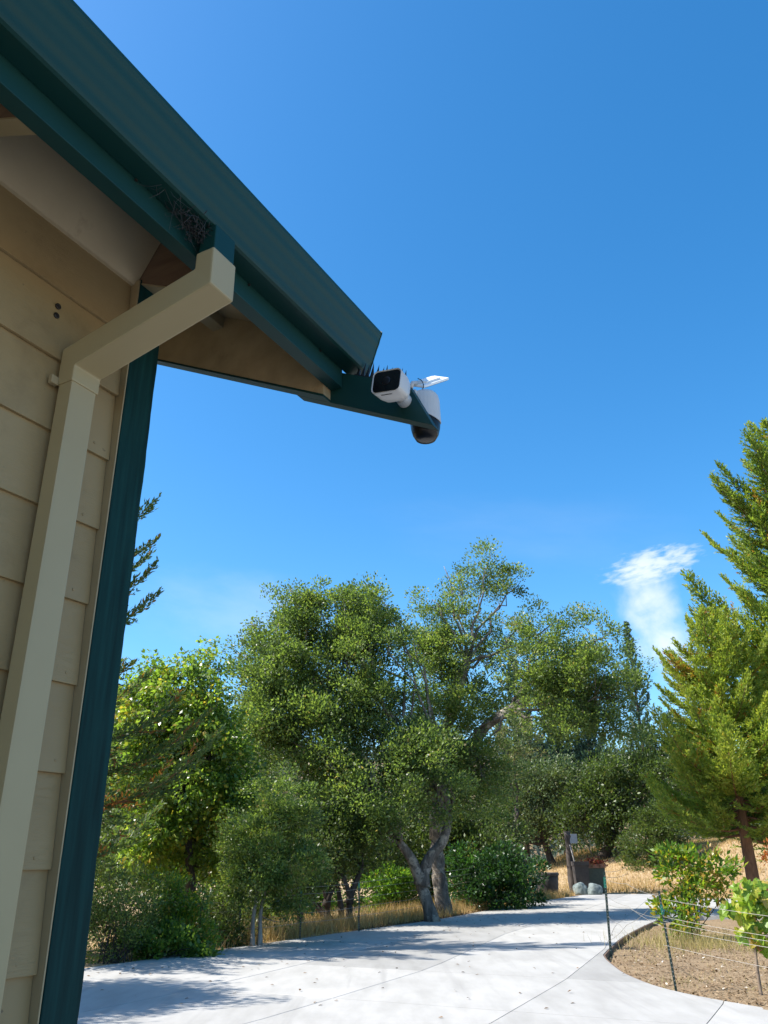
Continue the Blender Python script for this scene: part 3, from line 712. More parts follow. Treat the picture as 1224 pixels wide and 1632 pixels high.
q6 = [qc+(p-qc)*.55-nn*.0052 for p in q4]; hpart('back_box', loft([np.array(q6), np.array(q6)+nn*.005]), MT['bwhite'], sp)
hpart('bracket', tube(np.array([H(.535, .535, 2.815), H(.540, .5375, 2.835), qc*.25+Aq*.35+Dq*.4-nn*.001]), [.006, .006, .008], 10), MT['white'], sp, smooth=True)
# bird spikes along the top edge of the board
bs = thing('bird_spikes', 'row of black plastic bird spikes on the top edge of the green board', 'bird spikes', mat=Matrix.Translation(tuple(H(.51, .45, 2.85))) @ Matrix.Rotation(-A, 4, 'Z'))
tz2 = lambda v: 2.801-.516*(v-.548)+.001
hpart('base_strip', prism([(.372, tz2(.372)), (.545, tz2(.545)), (.545, tz2(.545)+.0035), (.372, tz2(.372)+.0035)], .499, .517), MT['spike'], bs)
v = .380; k = 0
while v < .535:
    z0 = tz2(v)+.003; h_ = .046+.004*math.sin(k*2.3)
    V_s = np.array([H(.504, v-.0055, z0), H(.512, v-.0055, z0-.0), H(.512, v+.0055, z0-.004), H(.504, v+.0055, z0-.004), H(.508+.004*math.sin(k*1.7), v+.010+.002*math.sin(k*3.1), z0+h_)])
    hpart('spike', (V_s, [(0, 3, 2, 1), (0, 1, 4), (1, 2, 4), (2, 3, 4), (3, 0, 4)]), MT['spike'], bs); v += .0148; k += 1
# cobweb and trapped debris under the gutter, above the downspout
cw = thing('cobweb', 'tangled grey cobweb full of dark debris between the gutter and the downspout', 'cobweb', mat=Matrix.Translation(tuple(H(-.15, .37, 2.88))) @ Matrix.Rotation(-A, 4, 'Z'))
rg = np.random.default_rng(8); pr = []; pd = []
for k in range(36):
    s0 = np.array([rg.uniform(-.255, -.12), rg.uniform(.34, .40), 2.913]); u_ = rg.normal(-.175, .035)
    a = H(*s0); b_ = H(u_+rg.normal(0, .02), rg.uniform(.339, .40), rg.uniform(2.845, 2.905)); m_ = (a+b_)/2+rg.normal(0, .010, 3)
    P_ = spline([a, m_, b_], 3); (pr if k % 3 else pd).append(tube(P_, .0003 if k % 3 else .0006, 3))
for k in range(16):
    a = H(rg.uniform(-.33, -.10), rg.uniform(.339, .36), rg.uniform(2.87, 2.91)); b_ = a+WV*rg.normal(0, .04)+NV*rg.uniform(0, .05)+ZV*rg.normal(0, .02)
    pr.append(tube(spline([a, (a+b_)/2-ZV*.006, b_], 3), .0004, 3))
tag(obj('thread', *join(pr), MT['web'], cw), kind='stuff'); tag(obj('debris', *join(pd), MT['webd'], cw), kind='stuff')
n_ = 180; P_ = np.array([H(*(np.array([-.172, .366, 2.892])+rg.normal(0, 1, 3)*[.024, .014, .017])) for _ in range(n_)])
tag(leaf_mesh('litter', P_, rdir(rg, n_), rdir(rg, n_), rg.uniform(.005, .018, n_), .003, .5, MT['webd'], cw), kind='stuff')

# ================================================================== FENCES AND YARD THINGS
def t_post(parent, base, top, wd=.034, band=(.80, .93)):
    base = np.asarray(base, float); top = np.asarray(top, float); ax = top-base; L = np.linalg.norm(ax); d = ax/L
    a = unit(np.cross(d, [0, 1, 0.0])); b_ = np.cross(a, d)     # flange faces the camera side
    def bx(x0, x1, y0, y1, s0, s1):
        return box((x0, y0, s0), (x1, y1, s1), lambda x, y, s: base+a*x+b_*y+d*(s*L))
    po = obj('t_post', *join([bx(-wd/2, wd/2, -.004, .004, -.2, 1), bx(-.004, .004, .0045, .034, -.2, .999)]), MT['tpost'], parent)
    st = [bx(-.006, .006, -.009, -.0045, s, s+.016/L) for s in np.arange(.06, .97, .054/L)]
    tag(obj('stud', *join(st), MT['stud'], po), kind='stuff')
    obj('paint_band', *bx(-wd/2-.002, wd/2+.002, -.0065, .0065, *band), MT['tgreen'], po)
    return po
def wires(parent, pts, r, sag=.01):
    P = []
    for a, b_ in zip(pts[:-1], pts[1:]):
        a, b_ = np.asarray(a), np.asarray(b_)
        for t in np.linspace(0, 1, 9)[:-1]: P.append(a+(b_-a)*t-ZV*sag*4*t*(1-t))
    P.append(np.asarray(pts[-1])); obj('wire', *tube(np.array(P), r, 5), MT['wire'], parent, True)
b1 = ground(973, 1515, 0); b1[2] = bed_z(b1[0], b1[1]); b2 = ground(1070, 1575, 0)+NV*.06; b2[2] = bed_z(b2[0], b2[1])
t1 = at(963, 1389, b1[1]); t2 = at(1050, 1420, b2[1])
rf = thing('wire_fence', 'dark green T-post fence with slack wires beside the dry planting bed', 'fence', b2)
t_post(rf, b1, t1, .046); t_post(rf, b2, t2, .032, (.76, .86))
dirn = unit(H(10.3, 1.9, 0)-b2); b3 = b2+dirn*3.4; b3[2] = 0; t3 = b3+np.array([0, 0, 1.2]); t_post(rf, b3, t3, .034)
# wires found where they leave the frame, carried on to the next post
def wire_to(x0, y0, x1, y1):
    s = at(x0, y0, b2[1]-.02); d2 = b3-b2; n_ = np.cross(d2, ZV); r_ = ray(x1, y1); t = ((b2-CAM)@n_)/(r_@n_); e = CAM+r_*t
    return [s, e, s+(e-s)*(1.25)]
for y0, y1 in ((1433, 1460), (1461, 1492), (1468, 1500), (1478, 1510), (1506, 1542)):
    wires(rf, wire_to(1057, y0, 1224, y1), .0032)
for (a, b_) in (((964, 1400), (1050, 1428)), ((966, 1440), (1052, 1463)), ((970, 1500), (1033, 1450)), ((966, 1428), (1053, 1475)), ((969, 1460), (1010, 1495))):
    e1_, e2_ = at(*a, b1[1]), at(*b_, b2[1] if b_[0] > 1040 else b2[1]+3.0); wires(rf, [e1_, (e1_+e2_)/2+ZV*.03, e2_], .0035, .03)
for y0, y1 in ((1389, 1380), (1397, 1392)):
    e1_ = at(964, y0, b1[1]); wires(rf, [e1_, at(1000, y1, b1[1]+2.5)], .004, .05)
# left fence along the verge
lf_px = [(238, 1520, 1425), (380, 1507, 1424), (478, 1497, 1412), (572, 1485, 1404), (761, 1450, 1380), (858, 1434, 1362)]
lb = []
for x, y, yt in lf_px:
    g_ = ground(x, y); g_ = g_+(-NV)*.35; g_ = at(x, y, g_[1]); g_[2] = zt(g_[0], g_[1]); lb.append((g_, at(x-(y-yt)*(578-x)/(y+2139)*-1*-1 if False else x, yt, g_[1])))
lfence = thing('wire_fence', 'thin green T-post wire fence on the grass verge left of the driveway', 'fence', lb[0][0])
for b_, t_ in lb: t_ = t_.copy(); t_[0], t_[1] = b_[0], b_[1]; t_post(lfence, b_, t_, .040, (.86, .95))
for f_ in (.30, .48, .66, .84, .97):
    wires(lfence, [b_+(np.array([b_[0], b_[1], t_[2]])-b_)*f_+np.array([0, -.01, 0]) for b_, t_ in lb], .004, .02)

# gate post with a pale box, planters, boulders, barrel, thin stake
def ground_t(x, y):
    Y = ground(x, y)[1]
    for _ in range(12):
        p = at(x, y, Y); Y = Y+(p[2]-zt(p[0], p[1]))*6*(1 if p[2] > zt(p[0], p[1]) else 1)
    p = at(x, y, Y); p[2] = zt(p[0], p[1]); return p
gpb = ground(914, 1424); gpb[2] = zt(gpb[0], gpb[1]); gtop = at(904, 1325, gpb[1]); gtop[0] = gpb[0]-.05
gp_ = thing('gate_post', 'tall weathered dark timber post with a pale box at the end of the driveway', 'post', gpb)
sp_ = np.linspace(0, 1, 14)[:, None]; obj('post', *tube(gpb+(gtop-gpb)*sp_-ZV*.1*(1-sp_), np.linspace(.24, .18, 14), 9, .10, 3), MT['postwood'], gp_, True)
sgn = at(912, 1336, gpb[1]-.1); kx = gpb[1]/FPX
obj('sign_box', *box((-.26, -.05, -.28), (.28, .06, .24), lambda x, y, z: sgn+np.array([x, y, z])), MT['sign'], gp_)
obj('conduit', *tube(np.array([gpb+np.array([.25, -.2, 0]), gpb+np.array([.20, -.2, 1.6]), gpb+np.array([.0, -.22, 2.6])]), .035, 6), MT['wire'], gp_, True)
def planter(x, y, wpx, hpx, mat, label, Y, flowers=False):
    b_ = at(x, y, Y); b_[2] = 0.0; k = Y/FPX/.93; w = wpx*k; h = hpx*k
    t = thing('planter', label, 'planter', b_, 'planters at the end of the driveway')
    R4 = lambda s, z: np.array([b_+np.array([sx*w/2*s, sy*w/2*s, z]) for sx, sy in ((-1, -1), (1, -1), (1, 1), (-1, 1))])
    obj('pot', *loft([R4(.86, 0), R4(.98, h*.86)]), mat, t)
    obj('rim', *loft([R4(.98, h*.86), R4(1.07, h*.865), R4(1.07, h), R4(.9, h), R4(.88, h*.93)]), MT['potrim'] if flowers else mat, t)
    if flowers:
        r = np.random.default_rng(2); n = 1500; P = b_+np.array([0, 0, h])+r.normal(0, 1, (n, 3))*[w*.26, w*.26, w*.12]; P[:, 2] = np.maximum(P[:, 2], b_[2]+h*.9)
        leaf_mesh('flowers', P, rdir(r, n)+ZV*.4, rdir(r, n), .13, .08, r.random(n), LEAF['flower'], t)
    return t
planter(929, 1424, 19, 40, MT['pot'], 'plain dark square planter just right of the timber gate post', 51)
planter(951, 1424, 24, 36, MT['potgreen'], 'dark green planter with red flowers at the end of the driveway', 51.5, True)
def boulder(x, y, wpx, hpx, Y, seed, label):
    b_ = at(x, y, Y); b_[2] = 0; k = Y/FPX/.93; t = bmesh.new(); bmesh.ops.create_icosphere(t, subdivisions=4, radius=1)
    for v in t.verts:
        n_ = mnoise.fractal(v.co*1.3+Vector((seed, 0, 0)), 1, 2, 5)*.22; v.co = v.co*(1+n_)
        v.co.z = max(v.co.z, -.45)
    V = np.array([v.co for v in t.verts])*[wpx*k/2, wpx*k/2.3, hpx*k/1.6]; F = [[v.index for v in f.verts] for f in t.faces]; t.free()
    V = V+b_+np.array([0, 0, hpx*k*.27]); o = obj('boulder', V, F, MT['rock'], None, True); tag(o, label, 'boulder', 'boulders at the end of the driveway')
boulder(926, 1425, 20, 17, 49.6, 3, 'rounded green grey boulder at the foot of the timber gate post')
boulder(948, 1424, 21, 16, 49.4, 9, 'pale topped green grey boulder in front of the flower planter')
br = at(872, 1420, 47.0); br[2] = zt(br[0], br[1]); kb = 47/FPX/.93
bt = thing('barrel', 'dark brown half hidden barrel behind the leafy green bush', 'barrel', br)
obj('body', *lathe(br, [(13*kb, 0), (15*kb, 6*kb), (16*kb, 20*kb), (16.5*kb, 27*kb)], 18), MT['pot'], bt, True)
obj('rim', *lathe(br, [(16.6*kb, 27.1*kb), (17.6*kb, 27.4*kb), (17.6*kb, 30*kb), (16.2*kb, 31*kb), (15*kb, 29*kb)], 18), MT['pot'], bt)
stb = at(944, 1367, 66); stb[2] = zt(stb[0], stb[1])
tag(obj('stake', *tube(np.array([stb, stb+np.array([-.25, 0, .8]), stb+np.array([-.5, 0, 1.5])]), .05, 6, .1), MT['wire'], None), 'pale leaning stake under the dark oaks on the bank', 'stake')

# ================================================================== TREES
def base_at(x, y, Y):
    p = at(x, y, Y); p[2] = zt(p[0], p[1]); return p
# big front oak: leaning forked trunk, wide crown on the left
oaY = 28.0; B0 = base_at(690, 1468, oaY)
broadleaf('oak_tree', 'large live oak whose leaning trunk forks at the driveway edge, crown spreading left', 'tree', B0,
    [px_lobe(510, 1090, 120, 120, 28.6), px_lobe(432, 1075, 56, 80, 27.6, w=1.1), px_lobe(480, 1000, 60, 58, 28.3, w=1.2), px_lobe(570, 995, 60, 55, 28.6, w=1.1), px_lobe(575, 1050, 75, 90, 27.8),
     px_lobe(560, 1200, 110, 90, 27.0), px_lobe(650, 1230, 90, 80, 26.6), px_lobe(470, 1180, 85, 85, 27.2), px_lobe(420, 1130, 50, 65, 27.0), px_lobe(630, 1130, 70, 80, 28.0), px_lobe(600, 1270, 70, 45, 26.2),
     px_lobe(640, 1300, 40, 30, 26.4), px_lobe(700, 1275, 40, 35, 26.6), px_lobe(600, 1320, 40, 28, 26.4), px_lobe(503, 955, 14, 26, 28.3, 1, 1.6), px_lobe(575, 955, 22, 26, 28.4, 1, 1.5), px_lobe(395, 1030, 20, 30, 27.6, 1, 1.5)]+[px_lobe(x, y, a, b, 28+.5*math.sin(x), .8, 1.5) for x, y, a, b in ((388, 1040, 12, 24), (415, 992, 14, 22), (440, 968, 13, 22), (468, 950, 12, 24), (545, 952, 13, 22), (602, 968, 15, 24), (622, 990, 18, 20), (655, 1015, 22, 24), (590, 945, 9, 18), (520, 968, 14, 18))],
    1150, 165, .55, .10, LEAF['oak'], BARK['oak'], .205, seed=11, tint=(.42, .2),
    trunk_pts=[[B0, at(668, 1400, oaY), at(655, 1368, oaY-.1), at(637, 1343, oaY-.2)], [at(672, 1405, oaY), at(683, 1370, oaY), at(706, 1340, oaY), at(716, 1300, oaY+.1)]], limb_r=.42, up=.45, twig=.35)
# second oak behind: sparse tall right crown with a pale limb
obY = 31.0; B1 = base_at(708, 1450, obY)
broadleaf('oak_tree', 'tall thin crowned live oak behind the forked one, pale limb reaching right', 'tree', B1,
    [px_lobe(745, 1010, 62, 75, 31.5, w=.62), px_lobe(770, 925, 62, 36, 31.5, w=.5), px_lobe(735, 905, 26, 20, 31.5, w=.55), px_lobe(815, 945, 26, 26, 31.5, w=.5), px_lobe(690, 1050, 60, 70, 31.5, w=.8),
     px_lobe(740, 1120, 75, 70, 31.5, w=.6), px_lobe(860, 1070, 72, 72, 30.0), px_lobe(930, 1090, 75, 75, 29.5), px_lobe(860, 1010, 45, 35, 30.0, w=.8), px_lobe(950, 1010, 48, 30, 29.5, w=.9),
     px_lobe(905, 1150, 85, 40, 29.5, w=.8), px_lobe(985, 1110, 35, 60, 29.5), px_lobe(715, 1215, 70, 70, 30.5), px_lobe(760, 1230, 60, 70, 30.0), px_lobe(690, 1140, 50, 50, 30.5, w=.7)]+[px_lobe(x, y, a, b, 31+.5*math.sin(x), .8, .9) for x, y, a, b in ((690, 955, 24, 14), (700, 988, 26, 20), (655, 1022, 24, 22), (830, 918, 20, 15), (836, 985, 22, 20), (782, 890, 24, 12), (978, 1000, 20, 15), (1002, 1060, 20, 26), (712, 905, 12, 14), (905, 985, 22, 14))],
    860, 145, .52, .10, LEAF['oak'], BARK['oak'], .27, seed=23, tint=(.45, .2),
    trunk_pts=[[B1, at(698, 1380, obY), at(700, 1310, obY), at(735, 1240, obY), at(768, 1165, obY-.5), at(815, 1130, obY-1)], [at(700, 1330, obY), at(690, 1230, obY), at(722, 1130, obY), at(742, 1060, obY)]], limb_r=.26, up=.4, twig=.8)
# young pale trunk oak
B2 = base_at(402, 1509, 20.3)
broadleaf('oak_tree', 'small young oak with pale twin stems at the driveway edge on the left', 'tree', B2,
    [px_lobe(430, 1340, 72, 85, 20.4), px_lobe(395, 1380, 45, 60, 20.2), px_lobe(465, 1390, 52, 60, 20.5), px_lobe(450, 1280, 60, 50, 20.8), px_lobe(385, 1405, 40, 26, 20.0, w=.7)],
    290, 150, .30, .07, LEAF['oak'], BARK['pale'], .055, seed=31, tint=(.5, .2), trunk_pts=[[B2, at(404, 1460, 20.3), at(413, 1410, 20.4)], [B2+np.array([.16, .05, 0]), at(416, 1450, 20.4), at(428, 1400, 20.5)]], twig=.4)
# dark understory trees between the verge and the woodland
for i_, (x, y, yt, sx, Y, tp, lab, dark) in enumerate([
    (478, 1482, 1392, 40, 25, [(478, 1440), (472, 1400)], 'slender dark stemmed oak beside a fence post', 1),
    (523, 1468, 1350, 52, 27, [(520, 1430), (505, 1390)], 'multi stemmed dark oak left of the fork stemmed one', 1),
    (556, 1466, 1350, 55, 26.5, [(556, 1425), (545, 1395)], 'crooked dark oak with a forked stem above dry grass', 1)]):
    b_ = base_at(x, y, Y); tps = [[b_]+[at(px, py, Y) for px, py in tp]]+[[at(tp[0][0], tp[0][1]+8, Y), at(x+22*(1 if i_ else -1), yt+30, Y+.2)]]
    if i_ == 1: tps += [[b_+np.array([.2, .1, 0]), at(x-28, 1430, Y+.2), at(x-34, 1385, Y+.3)], [b_+np.array([.4, .3, 0]), at(x+12, 1400, Y+.5)]]
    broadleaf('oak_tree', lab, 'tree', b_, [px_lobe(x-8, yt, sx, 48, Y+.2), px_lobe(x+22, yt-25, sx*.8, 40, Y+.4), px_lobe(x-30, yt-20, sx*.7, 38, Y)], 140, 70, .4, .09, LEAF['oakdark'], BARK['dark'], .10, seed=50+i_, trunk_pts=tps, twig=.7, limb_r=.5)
# bright broadleaf tree
B3 = base_at(300, 1500, 22.5)
broadleaf('broadleaf_tree', 'bright yellow green broadleaf tree with shiny hanging leaves right of the house', 'tree', B3,
    [px_lobe(290, 1150, 70, 90, 22.5), px_lobe(235, 1140, 55, 65, 22.6), px_lobe(345, 1190, 62, 85, 22.3), px_lobe(318, 1075, 42, 40, 22.5, w=.8), px_lobe(270, 1090, 40, 40, 22.5), px_lobe(325, 1040, 14, 26, 22.5, w=1.2),
     px_lobe(345, 1068, 8, 34, 22.5, w=1.2), px_lobe(300, 1260, 80, 70, 22.5), px_lobe(370, 1270, 50, 60, 22.2), px_lobe(245, 1330, 60, 60, 22.2, w=.8), px_lobe(240, 1230, 60, 60, 22.7), px_lobe(310, 1340, 80, 70, 23, w=.8)],
    760, 72, .40, .12, LEAF['bright'], BARK['dark'], .16, seed=41, tint=(.5, .24), stems=[at(295, 1160, 22.5)], fork=.5, aspect=.62, droop=.55, up=.1, twig=.5)
B7 = np.array([-9.8, 11.6, 0.0])
broadleaf('oak_tree', 'verge oak hidden behind the house wall, only its shade crossing the driveway is seen', 'tree', B7,
    [(B7+np.array(c), np.array(r), 1.0) for c, r in (((0, 0, 5.0), (2.0, 2.0, 1.5)), ((1.0, .6, 6.2), (1.5, 1.4, 1.2)), ((-.6, -1.0, 6.4), (1.5, 1.3, 1.1)), ((1.4, -.9, 4.6), (1.2, 1.2, .9)))],
    400, 170, .5, .10, LEAF['oak'], BARK['oak'], .2, seed=44, stems=[B7+np.array([0, 0, 5.0])], fork=.55)
# redwood behind the house corner
B4 = base_at(-8, 1545, 18.0)
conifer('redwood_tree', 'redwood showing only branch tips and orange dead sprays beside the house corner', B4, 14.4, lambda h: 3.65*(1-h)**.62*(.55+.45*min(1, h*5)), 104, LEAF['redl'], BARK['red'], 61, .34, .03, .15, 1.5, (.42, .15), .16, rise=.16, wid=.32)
# redwoods on the right
B5 = base_at(1210, 1456, 30.0)
conifer('redwood_tree', 'young yellow green redwood with a bare reddish trunk behind the leafy shrub', B5, 10.4, lambda h: 4.0*(1-h)**.62*(.75+.25*min(1, h*4)), 135, LEAF['red'], BARK['red'], 71, .22, .22, .150, 1.9, (.64, .17), .04, rise=.24, wid=.32)
B6 = base_at(1400, 1440, 33.0)
conifer('redwood_tree', 'tall dark green redwood rising past the right edge of the view', B6, 20.3, lambda h: 7.4*(1-h)**.66*(.8+.2*min(1, h*4)), 130, LEAF['red'], BARK['red'], 83, .38, .10, .18, 1.9, (.46, .16), .04, rise=.28, wid=.36)
# background oaks, pines
def bg_tree(x, yb, Y, lobes, label, leafm, n, per, cr, leaf, seed, r0=.3, tint=(.5, .2)):
    b_ = base_at(x, yb, Y); broadleaf('oak_tree', label, 'tree', b_, [px_lobe(*l[:4], Y+(l[4] if len(l) > 4 else 0)) for l in lobes], n, per, cr, leaf, LEAF[leafm], BARK['dark'], r0, seed=seed, tint=tint, twig=.35, fork=.4, shell=.6, up=.5)
bg_tree(880, 1368, 66, [(870, 1275, 80, 55), (820, 1265, 50, 50), (930, 1260, 55, 50), (860, 1235, 55, 28), (880, 1306, 80, 32), (800, 1305, 50, 46), (770, 1330, 40, 40)], 'rounded olive oak with grey twigs beyond the gate post', 'olive', 520, 75, .85, .19, 91)
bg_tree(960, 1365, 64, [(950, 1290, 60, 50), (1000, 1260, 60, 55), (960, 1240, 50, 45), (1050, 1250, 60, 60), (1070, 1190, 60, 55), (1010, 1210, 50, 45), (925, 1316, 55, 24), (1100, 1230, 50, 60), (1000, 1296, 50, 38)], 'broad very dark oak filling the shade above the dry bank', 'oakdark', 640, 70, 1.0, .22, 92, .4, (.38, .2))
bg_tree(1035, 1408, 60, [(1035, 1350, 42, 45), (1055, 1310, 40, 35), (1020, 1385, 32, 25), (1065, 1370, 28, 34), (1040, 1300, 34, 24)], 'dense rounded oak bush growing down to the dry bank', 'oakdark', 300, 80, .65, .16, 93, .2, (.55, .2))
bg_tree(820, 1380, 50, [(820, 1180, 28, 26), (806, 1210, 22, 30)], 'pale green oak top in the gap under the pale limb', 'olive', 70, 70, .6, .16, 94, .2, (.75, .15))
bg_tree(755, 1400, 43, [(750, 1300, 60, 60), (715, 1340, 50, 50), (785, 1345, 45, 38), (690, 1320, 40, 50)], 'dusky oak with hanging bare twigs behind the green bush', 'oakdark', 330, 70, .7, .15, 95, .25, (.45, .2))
for i_, (x, yb, Y, h, r, lab) in enumerate([(840, 1370, 74, 18, 4.2, 'blue green pine left of the pair behind the oak limb'), (905, 1370, 78, 17.5, 4.2, 'blue green pine in the middle of the background gap'), (958, 1370, 76, 15.5, 3.8, 'shorter blue green pine above the dark oaks'), (1048, 1365, 90, 23.4, 3.0, 'tall narrow pine whose spiky top stands above the oak crown')]):
    b_ = base_at(x, yb, Y); conifer('pine_tree', lab, b_, h, lambda hh, r=r: r*(1-hh)**.7, 96, LEAF['pine'], BARK['dark'], 100+i_, .3, .12, .40, 1.15, (.5, .22), .0, rise=.45, wid=.40)
# woodland wall behind the left side, reads as one dark mass
rg = np.random.default_rng(5)
wl = []
for x, y, rx, ry, Y in [(200, 1380, 90, 110, 30), (330, 1400, 100, 90, 31), (450, 1400, 80, 90, 36), (560, 1380, 90, 80, 40), (650, 1390, 80, 80, 44), (170, 1250, 80, 100, 33), (270, 1300, 90, 90, 34), (400, 1280, 90, 100, 38), (520, 1300, 90, 90, 41), (620, 1300, 90, 80, 44), (735, 1330, 80, 80, 44), (400, 1180, 60, 60, 36), (210, 1160, 50, 60, 30), (185, 1455, 50, 50, 24), (265, 1450, 60, 50, 25), (345, 1450, 60, 46, 26.5), (430, 1445, 50, 40, 31), (760, 1370, 50, 36, 42), (700, 1400, 40, 30, 44)]:
    wl.append(px_lobe(x, y, rx, ry, Y, 2.5))
P, D, N, ct, _, _ = crown(rg, wl, 2100, 46, .9, .5)
P[:, 2] = np.maximum(P[:, 2], .05); n = len(P)
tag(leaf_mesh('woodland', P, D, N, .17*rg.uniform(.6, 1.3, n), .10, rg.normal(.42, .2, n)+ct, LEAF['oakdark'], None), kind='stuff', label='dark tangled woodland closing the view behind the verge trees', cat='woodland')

# ================================================================== BUSHES AND PLANTS
def bush(name, label, base, lobes, n, per, cr, leaf, mat, seed, tint=(.5, .22), aspect=.6, stems=5, cat='bush', droop=0, bark='dark', shell=.5, stem_r=.012):
    rg = np.random.default_rng(seed); t = thing(name, label, cat, base)
    P, D, N, ct, cc, od = crown(rg, lobes, n, per, cr, shell, droop, .35); P[:, 2] = np.maximum(P[:, 2], base[2]+.01)
    parts = []
    for c in cc[:max(stems, 1)*4]:
        s = base+rg.normal(0, .12, 3)*[1, 1, 0]; parts.append(tube(spline([s-ZV*.05, (s+c)/2+rg.normal(0, .06*np.linalg.norm(c-s), 3), c], 4), np.linspace(stem_r, stem_r*.3, 9), 4))
    tag(obj('stems', *join(parts), BARK[bark], t, True), kind='stuff'); n_ = len(P); L = leaf*rg.uniform(.6, 1.35, n_)
    leaf_mesh('foliage', P, D, N, L, L*aspect, rg.normal(tint[0], tint[1], n_)+ct, LEAF[mat], t); return t
bush('leafy_bush', 'big dense deep green bush beside the thin fence post near the gate', base_at(785, 1449, 35), [px_lobe(765, 1385, 36, 32, 35), px_lobe(800, 1372, 26, 20, 35.6), px_lobe(812, 1405, 42, 34, 36), px_lobe(742, 1415, 26, 32, 34.5), px_lobe(842, 1412, 20, 26, 37.5), px_lobe(785, 1432, 62, 20, 35), px_lobe(740, 1372, 14, 16, 35), px_lobe(855, 1395, 12, 16, 37.5)], 230, 80, .42, .13, 'ivy', 201, (.5, .2))
bush('leafy_shrub', 'yellow green leafy shrub standing in the dry planting bed', base_at(1098, 1488, 21.8), [px_lobe(1075, 1380, 24, 20, 21.8), px_lobe(1105, 1378, 24, 18, 21.9), px_lobe(1138, 1386, 26, 20, 22.2), px_lobe(1085, 1415, 28, 30, 21.7), px_lobe(1112, 1420, 24, 26, 22), px_lobe(1150, 1404, 20, 16, 22.4, w=.7), px_lobe(1090, 1455, 32, 22, 21.6), px_lobe(1062, 1355, 12, 10, 21.6)], 120, 34, .25, .14, 'lime', 203, (.64, .25), .45, 8, 'shrub')
bush('low_bush', 'low dark green leafy plant spilling onto the driveway edge', base_at(245, 1528, 17.9), [px_lobe(250, 1500, 40, 26, 18), px_lobe(285, 1510, 38, 20, 18.2), px_lobe(215, 1512, 25, 18, 17.8)], 120, 46, .2, .085, 'bright', 205, (.25, .2), .75)
bush('yellow_shrub', 'bright lime shrub with yellowing leaves among the low plants', base_at(300, 1516, 18.9), [px_lobe(300, 1430, 28, 24, 18.9), px_lobe(275, 1460, 40, 34, 18.9), px_lobe(305, 1490, 32, 30, 18.7), px_lobe(318, 1420, 14, 14, 18.4, w=1.6), px_lobe(320, 1512, 22, 10, 18.3, w=1.4), px_lobe(262, 1420, 24, 26, 18.6)], 150, 46, .22, .08, 'lime', 206, (.55, .22), .4)
bush('twiggy_hedge', 'dark dry hedge of small leaves beside the green corner board', base_at(180, 1537, 17.2), [px_lobe(170, 1490, 40, 42, 17.3), px_lobe(210, 1480, 36, 44, 17.7), px_lobe(165, 1430, 36, 40, 17.8), px_lobe(230, 1440, 36, 40, 18.4)], 220, 60, .26, .06, 'oak', 207, (.40, .25), .45, 10)
bush('twiggy_hedge', 'shaded brown green scrub between the low plants and the pale young oak', base_at(350, 1512, 20.4), [px_lobe(345, 1470, 36, 38, 20.5), px_lobe(375, 1460, 30, 36, 20.9), px_lobe(330, 1500, 26, 20, 20.2)], 150, 55, .26, .065, 'oakdark', 208, (.5, .25), .45, 10)
bush('sunlit_shrub', 'sunlit pale green shrub behind the dry verge left of the big trunk', base_at(632, 1452, 34), [px_lobe(632, 1410, 30, 32, 34), px_lobe(600, 1425, 22, 22, 34)], 110, 50, .35, .12, 'lime', 209, (.38, .15), .55)
bush('sunlit_shrub', 'small sunlit green shrub between the dark understory stems', base_at(450, 1480, 30), [px_lobe(452, 1440, 30, 30, 30), px_lobe(500, 1432, 26, 24, 31)], 110, 50, .35, .11, 'lime', 210, (.32, .15), .55)
bush('sapling', 'small sapling with orange leaves at the right edge by the redwood', base_at(1222, 1400, 27), [px_lobe(1222, 1352, 10, 8, 27), px_lobe(1232, 1372, 12, 12, 27)], 14, 14, .18, .14, 'rust', 211, (.5, .3), .4, 3, 'sapling', bark='pale')
# weeds around the shrub foot
def blades(name, P, h, w, lean, tint, mat, seed, parent=None, kind=None, label=None, cat=None):
    rg = np.random.default_rng(seed); n = len(P); D = rg.normal(0, lean, (n, 3)); D[:, 2] = 1
    o = leaf_mesh(name, P, D, rdir(rg, n)*[1, 1, .1], h*rg.uniform(.45, 1.3, n), w, rg.normal(tint[0], tint[1], n), mat, parent, tri=True)
    return tag(o, label, cat, None, kind)
rg = np.random.default_rng(77)
def scatter(n, fu, fv, zf):
    u, v = fu(n), fv(n); P = PS+u[:, None]*WV+v[:, None]*NV; P[:, 2] = zf(P[:, 0], P[:, 1]); return P
n = 1100; c_ = base_at(1108, 1500, 20.0); P = np.stack([rg.normal(c_[0], .75, n), rg.normal(c_[1], .8, n), np.zeros(n)], 1); P[:, 2] = bed_z(P[:, 0], P[:, 1])-.02
blades('dry_weeds', P, .42, .010, .38, (.45, .25), LEAF['weed'], 301, kind='stuff')
# verge straw left of the drive
n = 26000; u = rg.uniform(13, 46, n); v = edge_v(u)-.12-np.abs(rg.normal(0, 1.5, n)); P = PS+u[:, None]*WV+v[:, None]*NV; P[:, 2] = zt(P[:, 0], P[:, 1])-.02
keep = (fbm(P[:, 0], P[:, 1], 1.1, 3)+rg.normal(0, .35, n)) > -.35
blades('dry_grass', P[keep], .42, .016, .35, (.45, .25), LEAF['straw'], 302, kind='stuff')
n = 90000; u = 42+rg.random(n)**1.2*42; v = rg.uniform(-26, 16, n); P = PS+u[:, None]*WV+v[:, None]*NV
k_ = (u > 43.2+7*ss(-6, -9.5, v)); P = P[k_]; P[:, 2] = zt(P[:, 0], P[:, 1])-.02; n = len(P)
tall = (.35+.65*ss(-.3, .6, fbm(P[:, 0], P[:, 1], .25, 6)))*np.where((P-PS)@NV > -8, .55, 1)
